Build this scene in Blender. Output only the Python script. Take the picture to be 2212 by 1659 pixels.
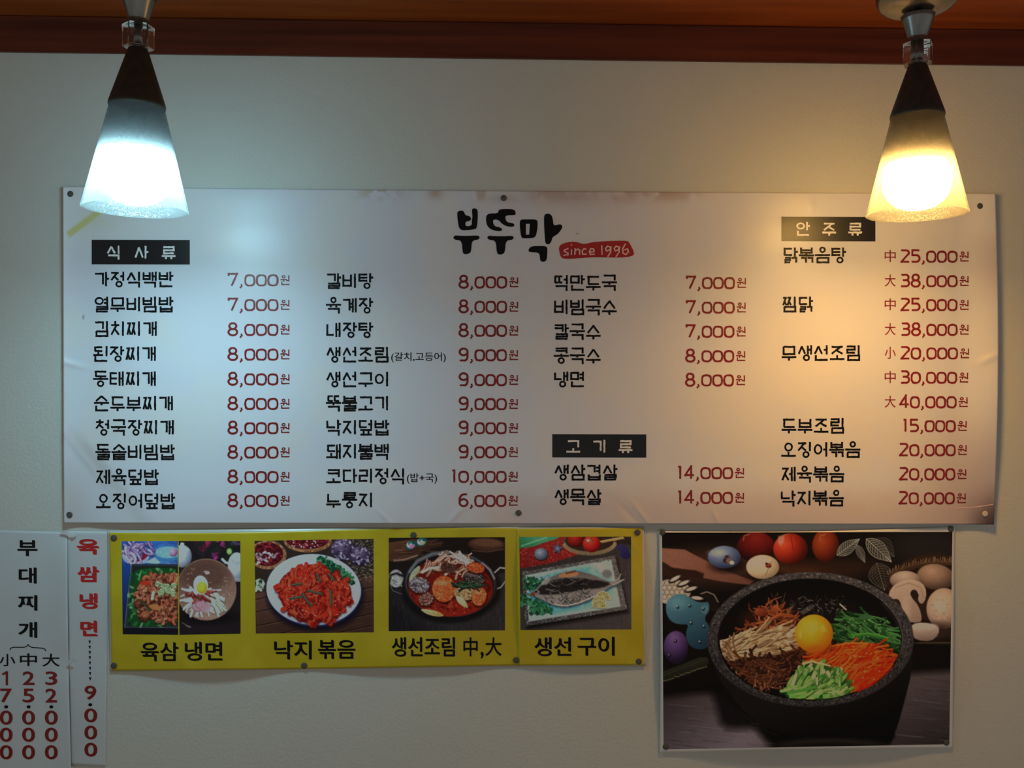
import bpy, bmesh, math, random
import numpy as np
from mathutils import Vector, Matrix
from mathutils.geometry import tessellate_polygon

scene = bpy.context.scene
COL = scene.collection
for o in list(bpy.data.objects):
    bpy.data.objects.remove(o)

# ------------------------------------------------------------------ camera
FW, FH, F = 2212.0, 1659.0, 1950.0
CAM = Vector((0.0, -1.74, 1.50))
YAW, PITCH, ROLL = math.radians(1.34), math.radians(-0.7), 0.0053
FWD = Vector((math.sin(YAW) * math.cos(PITCH), math.cos(YAW) * math.cos(PITCH), math.sin(PITCH)))
R0 = Vector((math.cos(YAW), -math.sin(YAW), 0.0))
U0 = R0.cross(FWD)
RGT = R0 * math.cos(ROLL) + U0 * math.sin(ROLL)
UPV = U0 * math.cos(ROLL) - R0 * math.sin(ROLL)
cam_data = bpy.data.cameras.new('camera')
cam_data.sensor_fit = 'HORIZONTAL'
cam_data.sensor_width = 36.0
cam_data.lens = 36.0 * F / FW
cam_data.clip_start = 0.02
cam = bpy.data.objects.new('camera', cam_data)
COL.objects.link(cam)
m3 = Matrix((RGT, UPV, -FWD)).transposed()
cam.matrix_world = Matrix.Translation(CAM) @ m3.to_4x4()
scene.camera = cam

# ------------------------------------------------------------------ world, exposure
world = bpy.data.worlds.new('dim_room')
scene.world = world
world.use_nodes = True
wbg = world.node_tree.nodes['Background']
wbg.inputs['Color'].default_value = (1.0, 0.98, 0.93, 1)
wbg.inputs['Strength'].default_value = 0.25
vs = scene.view_settings
vs.view_transform = 'Standard'
vs.look = 'None'
vs.gamma = 1.0
vs.use_curve_mapping = False
vs.exposure = 0.0
COOL, WARM = (0.44, 0.84, 1.0), (1.0, 0.53, 0.14)
COOL_POWER, WARM_POWER = 116.0, 128.0        # emission of the two bulbs


def at(px, py, d=0.0):
    """point on the plane d metres in front of the wall seen at photo pixel px, py"""
    v = FWD * F + RGT * (px - FW / 2) + UPV * (FH / 2 - py)
    t = (-d - CAM.y) / v.y
    return CAM + v * t


def at_np(px, py, d):
    px = np.asarray(px, float); py = np.asarray(py, float); d = np.asarray(d, float)
    vx = FWD.x * F + RGT.x * (px - FW / 2) + UPV.x * (FH / 2 - py)
    vy = FWD.y * F + RGT.y * (px - FW / 2) + UPV.y * (FH / 2 - py)
    vz = FWD.z * F + RGT.z * (px - FW / 2) + UPV.z * (FH / 2 - py)
    t = (-d - CAM.y) / vy
    return np.stack([CAM.x + vx * t, CAM.y + vy * t, CAM.z + vz * t], -1)


# ------------------------------------------------------------------ materials
def lin(c):
    c = np.asarray(c, float) / 255.0
    return np.where(c <= 0.04045, c / 12.92, ((c + 0.055) / 1.055) ** 2.4)


def rgb(*c):
    v = lin(c)
    return (float(v[0]), float(v[1]), float(v[2]), 1.0)


def new_mat(name):
    m = bpy.data.materials.new(name)
    m.use_nodes = True
    nt = m.node_tree
    return m, nt, nt.nodes['Principled BSDF']


def N(nt, t, **kw):
    n = nt.nodes.new(t)
    for k, v in kw.items():
        setattr(n, k, v)
    return n


def mottled(name, c1, c2, scale, rough=0.5, bump=0.0, bscale=None, spec=0.5, stretch=(1, 1, 1), metal=0.0, detail=4):
    m, nt, b = new_mat(name)
    tc = N(nt, 'ShaderNodeTexCoord')
    mp = N(nt, 'ShaderNodeMapping')
    mp.inputs['Scale'].default_value = stretch
    nt.links.new(tc.outputs['Object'], mp.inputs['Vector'])
    n1 = N(nt, 'ShaderNodeTexNoise')
    n1.inputs['Scale'].default_value = scale
    n1.inputs['Detail'].default_value = detail
    nt.links.new(mp.outputs['Vector'], n1.inputs['Vector'])
    cr = N(nt, 'ShaderNodeValToRGB')
    cr.color_ramp.elements[0].position = 0.32
    cr.color_ramp.elements[1].position = 0.68
    cr.color_ramp.elements[0].color = c1
    cr.color_ramp.elements[1].color = c2
    nt.links.new(n1.outputs['Fac'], cr.inputs['Fac'])
    nt.links.new(cr.outputs['Color'], b.inputs['Base Color'])
    b.inputs['Roughness'].default_value = rough
    b.inputs['Specular IOR Level'].default_value = spec
    b.inputs['Metallic'].default_value = metal
    if bump:
        n2 = N(nt, 'ShaderNodeTexNoise')
        n2.inputs['Scale'].default_value = bscale or scale
        n2.inputs['Detail'].default_value = 5
        nt.links.new(mp.outputs['Vector'], n2.inputs['Vector'])
        bp = N(nt, 'ShaderNodeBump')
        bp.inputs['Strength'].default_value = bump
        bp.inputs['Distance'].default_value = 0.002
        nt.links.new(n2.outputs['Fac'], bp.inputs['Height'])
        nt.links.new(bp.outputs['Normal'], b.inputs['Normal'])
    return m


def print_mat(name, attr='print', rough=0.32, spec=0.45, film=0.0):
    """ink on a sheet: the colours are stored on the mesh"""
    m, nt, b = new_mat(name)
    a = N(nt, 'ShaderNodeVertexColor', layer_name=attr)
    nt.links.new(a.outputs['Color'], b.inputs['Base Color'])
    n = N(nt, 'ShaderNodeTexNoise')
    n.inputs['Scale'].default_value = 26
    tc = N(nt, 'ShaderNodeTexCoord')
    nt.links.new(tc.outputs['Object'], n.inputs['Vector'])
    mr = N(nt, 'ShaderNodeMapRange')
    mr.inputs['To Min'].default_value = rough - 0.03
    mr.inputs['To Max'].default_value = rough + 0.03
    nt.links.new(n.outputs['Fac'], mr.inputs['Value'])
    nt.links.new(mr.outputs['Result'], b.inputs['Roughness'])
    b.inputs['Specular IOR Level'].default_value = spec
    return m


def wall_material():
    m, nt, b = new_mat('textured_wallpaper')
    tc = N(nt, 'ShaderNodeTexCoord')
    big = N(nt, 'ShaderNodeTexNoise'); big.inputs['Scale'].default_value = 3.5; big.inputs['Detail'].default_value = 4
    nt.links.new(tc.outputs['Object'], big.inputs['Vector'])
    cr = N(nt, 'ShaderNodeValToRGB')
    cr.color_ramp.elements[0].color = rgb(208, 209, 200); cr.color_ramp.elements[1].color = rgb(218, 218, 210)
    nt.links.new(big.outputs['Fac'], cr.inputs['Fac'])
    nt.links.new(cr.outputs['Color'], b.inputs['Base Color'])
    # fibrous embossing: short scratches in all directions
    wn = N(nt, 'ShaderNodeTexNoise'); wn.inputs['Scale'].default_value = 60; wn.inputs['Detail'].default_value = 2
    nt.links.new(tc.outputs['Object'], wn.inputs['Vector'])
    mx = N(nt, 'ShaderNodeMix', data_type='VECTOR'); mx.inputs['Factor'].default_value = 0.035
    nt.links.new(tc.outputs['Object'], mx.inputs['A']); nt.links.new(wn.outputs['Color'], mx.inputs['B'])
    vo = N(nt, 'ShaderNodeTexVoronoi', feature='DISTANCE_TO_EDGE'); vo.inputs['Scale'].default_value = 95
    nt.links.new(mx.outputs['Result'], vo.inputs['Vector'])
    ms = N(nt, 'ShaderNodeTexNoise'); ms.inputs['Scale'].default_value = 150; ms.inputs['Detail'].default_value = 3
    nt.links.new(tc.outputs['Object'], ms.inputs['Vector'])
    sm = N(nt, 'ShaderNodeMath', operation='SMOOTH_MIN'); sm.inputs[1].default_value = 0.16; sm.inputs[2].default_value = 0.1
    nt.links.new(vo.outputs['Distance'], sm.inputs[0])
    ad = N(nt, 'ShaderNodeMath', operation='ADD')
    ml = N(nt, 'ShaderNodeMath', operation='MULTIPLY'); ml.inputs[1].default_value = 1.1
    nt.links.new(ms.outputs['Fac'], ml.inputs[0])
    nt.links.new(sm.outputs[0], ad.inputs[0]); nt.links.new(ml.outputs[0], ad.inputs[1])
    bp = N(nt, 'ShaderNodeBump'); bp.inputs['Strength'].default_value = 0.5; bp.inputs['Distance'].default_value = 0.0012
    nt.links.new(ad.outputs[0], bp.inputs['Height'])
    nt.links.new(bp.outputs['Normal'], b.inputs['Normal'])
    b.inputs['Roughness'].default_value = 0.62
    b.inputs['Specular IOR Level'].default_value = 0.25
    return m


def wood(name, c1, c2, rough):
    m = mottled(name, c1, c2, 9.0, rough=rough, bump=0.10, bscale=30, stretch=(0.25, 4.0, 6.0), spec=0.35, detail=7)
    return m


M = {}
M['wall'] = wall_material()
M['beam'] = wood('dark_red_wood', rgb(82, 36, 24), rgb(112, 52, 32), 0.45)
M['ceiling'] = wood('orange_brown_wood', rgb(128, 56, 14), rgb(158, 76, 24), 0.5)
M['print'] = print_mat('printed_vinyl', rough=0.33, spec=0.5)
M['paper_print'] = print_mat('printed_photo_paper', rough=0.5, spec=0.12)
M['white_back'] = mottled('white_sheet_stock', rgb(225, 225, 224), rgb(235, 235, 233), 6, rough=0.4)
M['ink_black'] = mottled('black_ink', rgb(9, 9, 11), rgb(15, 15, 17), 40, rough=0.42, spec=0.2)
M['panel_black'] = mottled('black_panel_ink', rgb(13, 13, 16), rgb(19, 19, 22), 40, rough=0.33, spec=0.5)
M['ink_red'] = mottled('dark_red_ink', rgb(124, 15, 15), rgb(142, 20, 18), 40, rough=0.36)
M['ink_scarlet'] = mottled('red_ink', rgb(190, 26, 24), rgb(205, 34, 30), 40, rough=0.4)
M['ink_badge'] = mottled('badge_red_ink', rgb(168, 26, 24), rgb(182, 32, 28), 40, rough=0.36)
M['ink_white'] = mottled('white_ink', rgb(232, 230, 228), rgb(240, 238, 236), 40, rough=0.33)
M['ink_pink'] = mottled('pale_pink_ink', rgb(246, 196, 188), rgb(250, 206, 198), 40, rough=0.36)
M['paper'] = mottled('white_paper', rgb(206, 212, 216), rgb(214, 220, 222), 4, rough=0.55, bump=0.06, bscale=30)
M['tape'] = mottled('clear_tape', rgb(206, 212, 214), rgb(224, 228, 228), 30, rough=0.25)
M['tack'] = mottled('dull_brass_tack', rgb(84, 82, 78), rgb(100, 97, 92), 200, rough=0.6, metal=0.3)
M['tack_pale'] = mottled('pale_plastic_tack', rgb(214, 200, 192), rgb(226, 212, 204), 200, rough=0.35)
M['steel'] = mottled('brushed_steel', rgb(120, 122, 120), rgb(150, 150, 146), 60, rough=0.32, metal=0.9, stretch=(1, 1, 0.05))
M['chrome'] = mottled('canopy_metal', rgb(150, 140, 125), rgb(170, 160, 145), 30, rough=0.25, metal=0.9)
M['cap'] = mottled('dark_bronze', rgb(56, 54, 48), rgb(70, 66, 58), 90, rough=0.5, metal=0.3, bump=0.1, bscale=300)
M['bulb_base'] = mottled('white_bulb_base', rgb(150, 150, 146), rgb(166, 166, 160), 20, rough=0.5)


def acrylic():
    m, nt, b = new_mat('clear_acrylic')
    n = N(nt, 'ShaderNodeTexNoise'); n.inputs['Scale'].default_value = 40
    mr = N(nt, 'ShaderNodeMapRange'); mr.inputs['To Min'].default_value = 0.02; mr.inputs['To Max'].default_value = 0.10
    nt.links.new(n.outputs['Fac'], mr.inputs['Value']); nt.links.new(mr.outputs['Result'], b.inputs['Roughness'])
    b.inputs['Base Color'].default_value = (0.95, 0.97, 0.97, 1)
    b.inputs['Transmission Weight'].default_value = 1.0
    b.inputs['IOR'].default_value = 1.45
    return m


M['acrylic'] = acrylic()


def frosted():
    """streaky frosted glass: part clear, part milky"""
    m, nt, b = new_mat('streaky_frosted_glass')
    nt.nodes.remove(b)
    out = nt.nodes['Material Output']
    tc = N(nt, 'ShaderNodeTexCoord')
    mp = N(nt, 'ShaderNodeMapping'); mp.inputs['Scale'].default_value = (1.4, 1.4, 0.8)
    nt.links.new(tc.outputs['Object'], mp.inputs['Vector'])
    nz = N(nt, 'ShaderNodeTexNoise'); nz.inputs['Scale'].default_value = 230; nz.inputs['Detail'].default_value = 3
    nz.inputs['Distortion'].default_value = 1.5
    nt.links.new(mp.outputs['Vector'], nz.inputs['Vector'])
    bp = N(nt, 'ShaderNodeBump'); bp.inputs['Strength'].default_value = 0.55; bp.inputs['Distance'].default_value = 0.001
    nt.links.new(nz.outputs['Fac'], bp.inputs['Height'])
    tl = N(nt, 'ShaderNodeBsdfTranslucent'); tl.inputs['Color'].default_value = (0.22, 0.222, 0.222, 1)
    nt.links.new(bp.outputs['Normal'], tl.inputs['Normal'])
    df = N(nt, 'ShaderNodeBsdfDiffuse'); df.inputs['Color'].default_value = (0.07, 0.072, 0.07, 1)
    nt.links.new(bp.outputs['Normal'], df.inputs['Normal'])
    tr = N(nt, 'ShaderNodeBsdfTransparent'); tr.inputs['Color'].default_value = (0.93, 0.95, 0.95, 1)
    gl = N(nt, 'ShaderNodeBsdfGlossy'); gl.inputs['Roughness'].default_value = 0.18
    nt.links.new(bp.outputs['Normal'], gl.inputs['Normal'])
    m1 = N(nt, 'ShaderNodeMixShader'); m1.inputs[0].default_value = 0.5
    nt.links.new(tl.outputs[0], m1.inputs[1]); nt.links.new(df.outputs[0], m1.inputs[2])
    mr = N(nt, 'ShaderNodeMapRange'); mr.inputs['From Min'].default_value = 0.42; mr.inputs['From Max'].default_value = 0.60
    mr.inputs['To Min'].default_value = 0.34; mr.inputs['To Max'].default_value = 0.60
    nt.links.new(nz.outputs['Fac'], mr.inputs['Value'])
    m2 = N(nt, 'ShaderNodeMixShader')
    nt.links.new(mr.outputs['Result'], m2.inputs[0])
    nt.links.new(m1.outputs[0], m2.inputs[1]); nt.links.new(tr.outputs[0], m2.inputs[2])
    m4 = N(nt, 'ShaderNodeMixShader'); m4.inputs[0].default_value = 0.05
    nt.links.new(m2.outputs[0], m4.inputs[1]); nt.links.new(gl.outputs[0], m4.inputs[2])
    nt.links.new(m4.outputs[0], out.inputs['Surface'])
    return m


M['glass'] = frosted()


def emitter(name, color, strength):
    m, nt, b = new_mat(name)
    n = N(nt, 'ShaderNodeTexNoise'); n.inputs['Scale'].default_value = 5
    mx = N(nt, 'ShaderNodeMix', data_type='RGBA')
    mx.inputs['A'].default_value = (*color, 1); mx.inputs['B'].default_value = (*[min(1, c * 1.03) for c in color], 1)
    nt.links.new(n.outputs['Fac'], mx.inputs['Factor'])
    nt.links.new(mx.outputs['Result'], b.inputs['Emission Color'])
    b.inputs['Emission Strength'].default_value = strength
    b.inputs['Base Color'].default_value = (0.9, 0.9, 0.9, 1)
    return m


M['bulb_cool'] = emitter('cool_white_bulb', COOL, COOL_POWER)
M['bulb_warm'] = emitter('warm_bulb', WARM, WARM_POWER)


# ------------------------------------------------------------------ object helpers
def tag(o, label=None, cat=None, group=None, kind=None):
    if label: o['label'] = label
    if cat: o['category'] = cat
    if group: o['group'] = group
    if kind: o['kind'] = kind
    return o


def empty(name, loc):
    o = bpy.data.objects.new(name, None)
    o.empty_display_size = 0.03
    COL.objects.link(o)
    o.location = loc
    return o


def link(name, me, mat, parent=None, local=False):
    o = bpy.data.objects.new(name, me)
    COL.objects.link(o)
    if mat is not None and not me.materials:
        me.materials.append(mat)
    if parent is not None:
        o.parent = parent
        o.matrix_parent_inverse = Matrix.Translation(-parent.location) if (parent.parent is None and not local) else Matrix()
    return o


def from_bm(name, bm, mat, parent=None, smooth=False, local=False):
    me = bpy.data.meshes.new(name)
    bm.normal_update()
    bm.to_mesh(me); bm.free()
    if smooth:
        for p in me.polygons: p.use_smooth = True
    return link(name, me, mat, parent, local)


def lathe(profile, seg=48):
    """profile: list of (r, z) top to bottom; closed at r == 0"""
    bm = bmesh.new()
    rings = []
    for r, z in profile:
        if r < 1e-6:
            rings.append([bm.verts.new((0, 0, z))])
        else:
            rings.append([bm.verts.new((r * math.cos(2 * math.pi * k / seg), r * math.sin(2 * math.pi * k / seg), z)) for k in range(seg)])
    for a, b in zip(rings, rings[1:]):
        for k in range(seg):
            k2 = (k + 1) % seg
            if len(a) == 1 and len(b) == 1: continue
            if len(a) == 1: bm.faces.new((a[0], b[k], b[k2]))
            elif len(b) == 1: bm.faces.new((a[k], b[0], a[k2]))
            else: bm.faces.new((a[k], b[k], b[k2], a[k2]))
    bmesh.ops.recalc_face_normals(bm, faces=bm.faces)
    return bm


def box(bm, x0, x1, y0, y1, z0, z1):
    v = [bm.verts.new((x, y, z)) for z in (z0, z1) for y in (y0, y1) for x in (x0, x1)]
    for f in ((0, 2, 3, 1), (4, 5, 7, 6), (0, 1, 5, 4), (2, 6, 7, 3), (0, 4, 6, 2), (1, 3, 7, 5)):
        bm.faces.new([v[i] for i in f])


# ------------------------------------------------------------------ the room
BEAM_D = 0.008
z_beam0 = at(1106, 125.5, BEAM_D).z
z_beam1 = at(1106, 47.5, BEAM_D).z
bm = bmesh.new(); box(bm, -2.6, 2.6, 0.0, 0.12, 0.0, z_beam1 + 0.10)
tag(from_bm('wall_back', bm, M['wall']), 'pale textured wallpaper wall behind the menus', None, None, 'structure')
bm = bmesh.new(); box(bm, -2.6, 2.6, -BEAM_D, -0.0005, z_beam0, z_beam1 - 0.0012)
bmesh.ops.bevel(bm, geom=[e for e in bm.edges if abs(e.verts[0].co.y + BEAM_D) < 1e-6 and abs(e.verts[1].co.y + BEAM_D) < 1e-6], offset=0.0015, segments=2, affect='EDGES')
tag(from_bm('trim_1', bm, M['beam']), 'dark red-brown wooden cornice board along the wall top', None, None, 'structure')
bm = bmesh.new(); box(bm, -2.6, 2.6, -2.6, -0.0005, z_beam1, z_beam1 + 0.02)
tag(from_bm('ceiling', bm, M['ceiling']), 'orange-brown wood panel ceiling above the cornice', None, None, 'structure')
CEIL_Z = z_beam1
bm = bmesh.new(); box(bm, -2.6, 2.6, -2.6, 0.12, -0.02, 0.0)
M['floor'] = mottled('pale_floor', rgb(176, 166, 150), rgb(192, 182, 166), 12, rough=0.6)
tag(from_bm('floor', bm, M['floor']), 'pale floor below the menu wall', None, None, 'structure')


# ------------------------------------------------------------------ sheets on the wall
class Sheet:
    """a sheet hung on the wall: corner pixels TL TR BR BL and a lift-off profile d(px, py)"""
    def __init__(self, corners, dfun, bow=None):
        self.c = np.array(corners, float); self.d = dfun; self.bow = bow

    def px(self, u, v):
        u = np.asarray(u, float)[..., None]; v = np.asarray(v, float)[..., None]
        a, b, c, d = self.c
        p = (a * (1 - u) + b * u) * (1 - v) + (d * (1 - u) + c * u) * v
        if self.bow: p = p + self.bow(u[..., 0], v[..., 0])
        return p

    def pts(self, P, lift=0.0):
        P = np.asarray(P, float)
        return at_np(P[..., 0], P[..., 1], self.d(P[..., 0], P[..., 1]) + lift)

    def grid(self, name, nu, nv, mat, parent, colfun=None, lift=0.0, thick=0.0004, quad=None, back=None):
        us = np.linspace(0, 1, nu + 1); vs_ = np.linspace(0, 1, nv + 1)
        U, V = np.meshgrid(us, vs_)
        if quad is None: P = self.px(U, V)
        else:
            q = np.array(quad, float)
            u = U[..., None]; v = V[..., None]
            P = (q[0] * (1 - u) + q[1] * u) * (1 - v) + (q[3] * (1 - u) + q[2] * u) * v
        X = self.pts(P, lift).reshape(-1, 3)
        idx = np.arange((nu + 1) * (nv + 1)).reshape(nv + 1, nu + 1)
        F4 = np.stack([idx[:-1, :-1], idx[1:, :-1], idx[1:, 1:], idx[:-1, 1:]], -1).reshape(-1, 4)
        me = bpy.data.meshes.new(name)
        me.vertices.add(len(X)); me.vertices.foreach_set('co', X.astype(np.float32).ravel())
        me.loops.add(F4.size); me.loops.foreach_set('vertex_index', F4.astype(np.int32).ravel())
        me.polygons.add(len(F4))
        me.polygons.foreach_set('loop_start', np.arange(0, F4.size, 4, dtype=np.int32))
        me.polygons.foreach_set('use_smooth', np.ones(len(F4), bool))
        me.update(calc_edges=True); me.validate()
        if colfun is not None:
            C = np.clip(colfun(P[..., 0], P[..., 1]).reshape(-1, 3), 0, 0.92)
            a = me.color_attributes.new('print', 'FLOAT_COLOR', 'POINT')
            a.data.foreach_set('color', np.concatenate([C, np.ones((len(C), 1))], 1).astype(np.float32).ravel())
        me.materials.append(mat)
        o = link(name, me, None, parent)
        if thick:
            if back is not None: me.materials.append(back)
            s = o.modifiers.new('thickness', 'SOLIDIFY'); s.thickness = thick; s.offset = -1.0
            s.use_rim = True
            if back is not None:
                s.material_offset = 1; s.material_offset_rim = 1
        return o

    def polys(self, name, polys, mat, parent, lift=0.00024):
        """polys: list of (verts, faces) in photo pixels"""
        V, Fs = [], []
        for k, (vv, ff) in enumerate(polys):
            b0 = sum(len(v) for v in V)
            V.append(self.pts(np.array(vv, float), lift + (k % 5) * 1.2e-5))
            Fs += [[i + b0 for i in f] for f in ff]
        X = np.concatenate(V)
        me = bpy.data.meshes.new(name)
        me.from_pydata(X.tolist(), [], Fs)
        bmm = bmesh.new(); bmm.from_mesh(me)
        bmm.normal_update()
        for f in bmm.faces:
            if f.normal.y > 0: f.normal_flip()
        bmm.to_mesh(me); bmm.free()
        return link(name, me, mat, parent)


def filled(loops):
    """fill 2D loops (outer, holes) -> (verts, tris)"""
    t = tessellate_polygon([[Vector((x, y, 0)) for x, y in lp] for lp in loops])
    v = [p for lp in loops for p in lp]
    return v, [list(f) for f in t]


def chaikin(p, n=2):
    p = [np.array(q, float) for q in p]
    for _ in range(n):
        r = []
        for a, b in zip(p, p[1:] + p[:1]):
            r += [a * .75 + b * .25, a * .25 + b * .75]
        p = r
    return [tuple(q) for q in p]


def stroke_polys(line, w, rng=None, jit=0.0, closed=False, step=4.0, ext=True, cap=0.0):
    """a thick polyline as slightly ragged strips"""
    out = []
    pts = [np.array(p, float) for p in line]
    if closed: pts = pts + [pts[0]]
    n = len(pts) - 1
    for k in range(n):
        a, b = pts[k], pts[k + 1]
        L = np.linalg.norm(b - a)
        if L < 1e-6: continue
        t = (b - a) / L; nn = np.array([-t[1], t[0]])
        e0 = w / 2 if (ext and (k > 0 or closed)) else cap
        e1 = w / 2 if (ext and (k < n - 1 or closed)) else cap
        a2, b2 = a - t * e0, b + t * e1
        L2 = np.linalg.norm(b2 - a2)
        m = max(1, int(round(L2 / step)))
        v = []
        for i in range(m + 1):
            c = a2 + (b2 - a2) * i / m
            j1 = rng.uniform(-jit, jit) if rng else 0
            j2 = rng.uniform(-jit, jit) if rng else 0
            v += [tuple(c + nn * (w / 2 + j1)), tuple(c - nn * (w / 2 + j2))]
        out.append((v, [[2 * i, 2 * i + 1, 2 * i + 3, 2 * i + 2] for i in range(m)]))
    return out


def ring_polys(cx, cy, rx, ry, w, rng=None, jit=0.0, n=16, sq=1.0):
    v = []
    for k in range(n):
        a = 2 * math.pi * k / n
        c, s = math.cos(a), math.sin(a)
        if sq != 1.0:
            c = math.copysign(abs(c) ** sq, c); s = math.copysign(abs(s) ** sq, s)
        j1 = rng.uniform(-jit, jit) if rng else 0
        j2 = rng.uniform(-jit, jit) if rng else 0
        v += [(cx + c * (rx + w / 2 + j1), cy + s * (ry + w / 2 + j1)), (cx + c * (rx - w / 2 + j2), cy + s * (ry - w / 2 + j2))]
    return [(v, [[2 * k, 2 * k + 1, (2 * k + 3) % (2 * n), (2 * k + 2) % (2 * n)] for k in range(n)])]


# ------------------------------------------------------------------ woodblock-like Hangul built from strokes
CHO = 'ㄱㄲㄴㄷㄸㄹㅁㅂㅃㅅㅆㅇㅈㅉㅊㅋㅌㅍㅎ'
JUNG = 'ㅏㅐㅑㅒㅓㅔㅕㅖㅗㅘㅙㅚㅛㅜㅝㅞㅟㅠㅡㅢㅣ'
JONG = ['', 'ㄱ', 'ㄲ', 'ㄳ', 'ㄴ', 'ㄵ', 'ㄶ', 'ㄷ', 'ㄹ', 'ㄺ', 'ㄻ', 'ㄼ', 'ㄽ', 'ㄾ', 'ㄿ', 'ㅀ', 'ㅁ', 'ㅂ', 'ㅄ', 'ㅅ', 'ㅆ', 'ㅇ', 'ㅈ', 'ㅊ', 'ㅋ', 'ㅌ', 'ㅍ', 'ㅎ']
JAMO = {
    'ㄱ': [[(0, 0), (1, 0), (1, 1)]],
    'ㄴ': [[(0, 0), (0, 1), (1, 1)]],
    'ㄷ': [[(-.04, 0), (1, 0)], [(.06, 0), (.06, 1)], [(.06, 1), (1, 1)]],
    'ㄹ': [[(0, 0), (1, 0), (1, .5), (.04, .5), (.04, 1), (1, 1)]],
    'ㅁ': [[(0, 0), (1, 0), (1, 1), (0, 1), (0, 0)]],
    'ㅂ': [[(0, -.05), (0, 1), (1, 1), (1, -.05)], [(0, .48), (1, .48)]],
    'ㅅ': [[(.5, 0), (0, 1)], [(.5, 0), (1, 1)]],
    'ㅈ': [[(0, 0), (1, 0)], [(.78, .02), (0, 1)], [(.42, .5), (.98, 1)]],
    'ㅊ': [[(.5, -.18), (.5, .1)], [(0, .16), (1, .16)], [(.66, .2), (0, 1)], [(.46, .55), (.98, 1)]],
    'ㅋ': [[(0, 0), (1, 0), (1, 1)], [(.0, .5), (1, .5)]],
    'ㅌ': [[(1, 0), (0, 0), (0, 1), (1, 1)], [(0, .5), (1, .5)]],
    'ㅍ': [[(0, 0), (1, 0)], [(.28, 0), (.28, 1)], [(.72, 0), (.72, 1)], [(0, 1), (1, 1)]],
}
DBL = {'ㄲ': 'ㄱㄱ', 'ㄸ': 'ㄷㄷ', 'ㅉ': 'ㅈㅈ', 'ㅆ': 'ㅅㅅ', 'ㄺ': 'ㄹㄱ'}


def jamo(ch, x0, y0, x1, y1):
    """-> list of ('l', pts) or ('o', cx, cy, rx, ry) in cell units"""
    if ch in DBL:
        w = (x1 - x0)
        return jamo(DBL[ch][0], x0, y0, x0 + w * .42, y1) + jamo(DBL[ch][1], x0 + w * .58, y0, x1, y1)
    if ch == 'ㅇ':
        return [('o', (x0 + x1) / 2, (y0 + y1) / 2, (x1 - x0) / 2, (y1 - y0) / 2)]
    return [('l', [(x0 + (x1 - x0) * a, y0 + (y1 - y0) * b) for a, b in s]) for s in JAMO[ch]]


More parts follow.
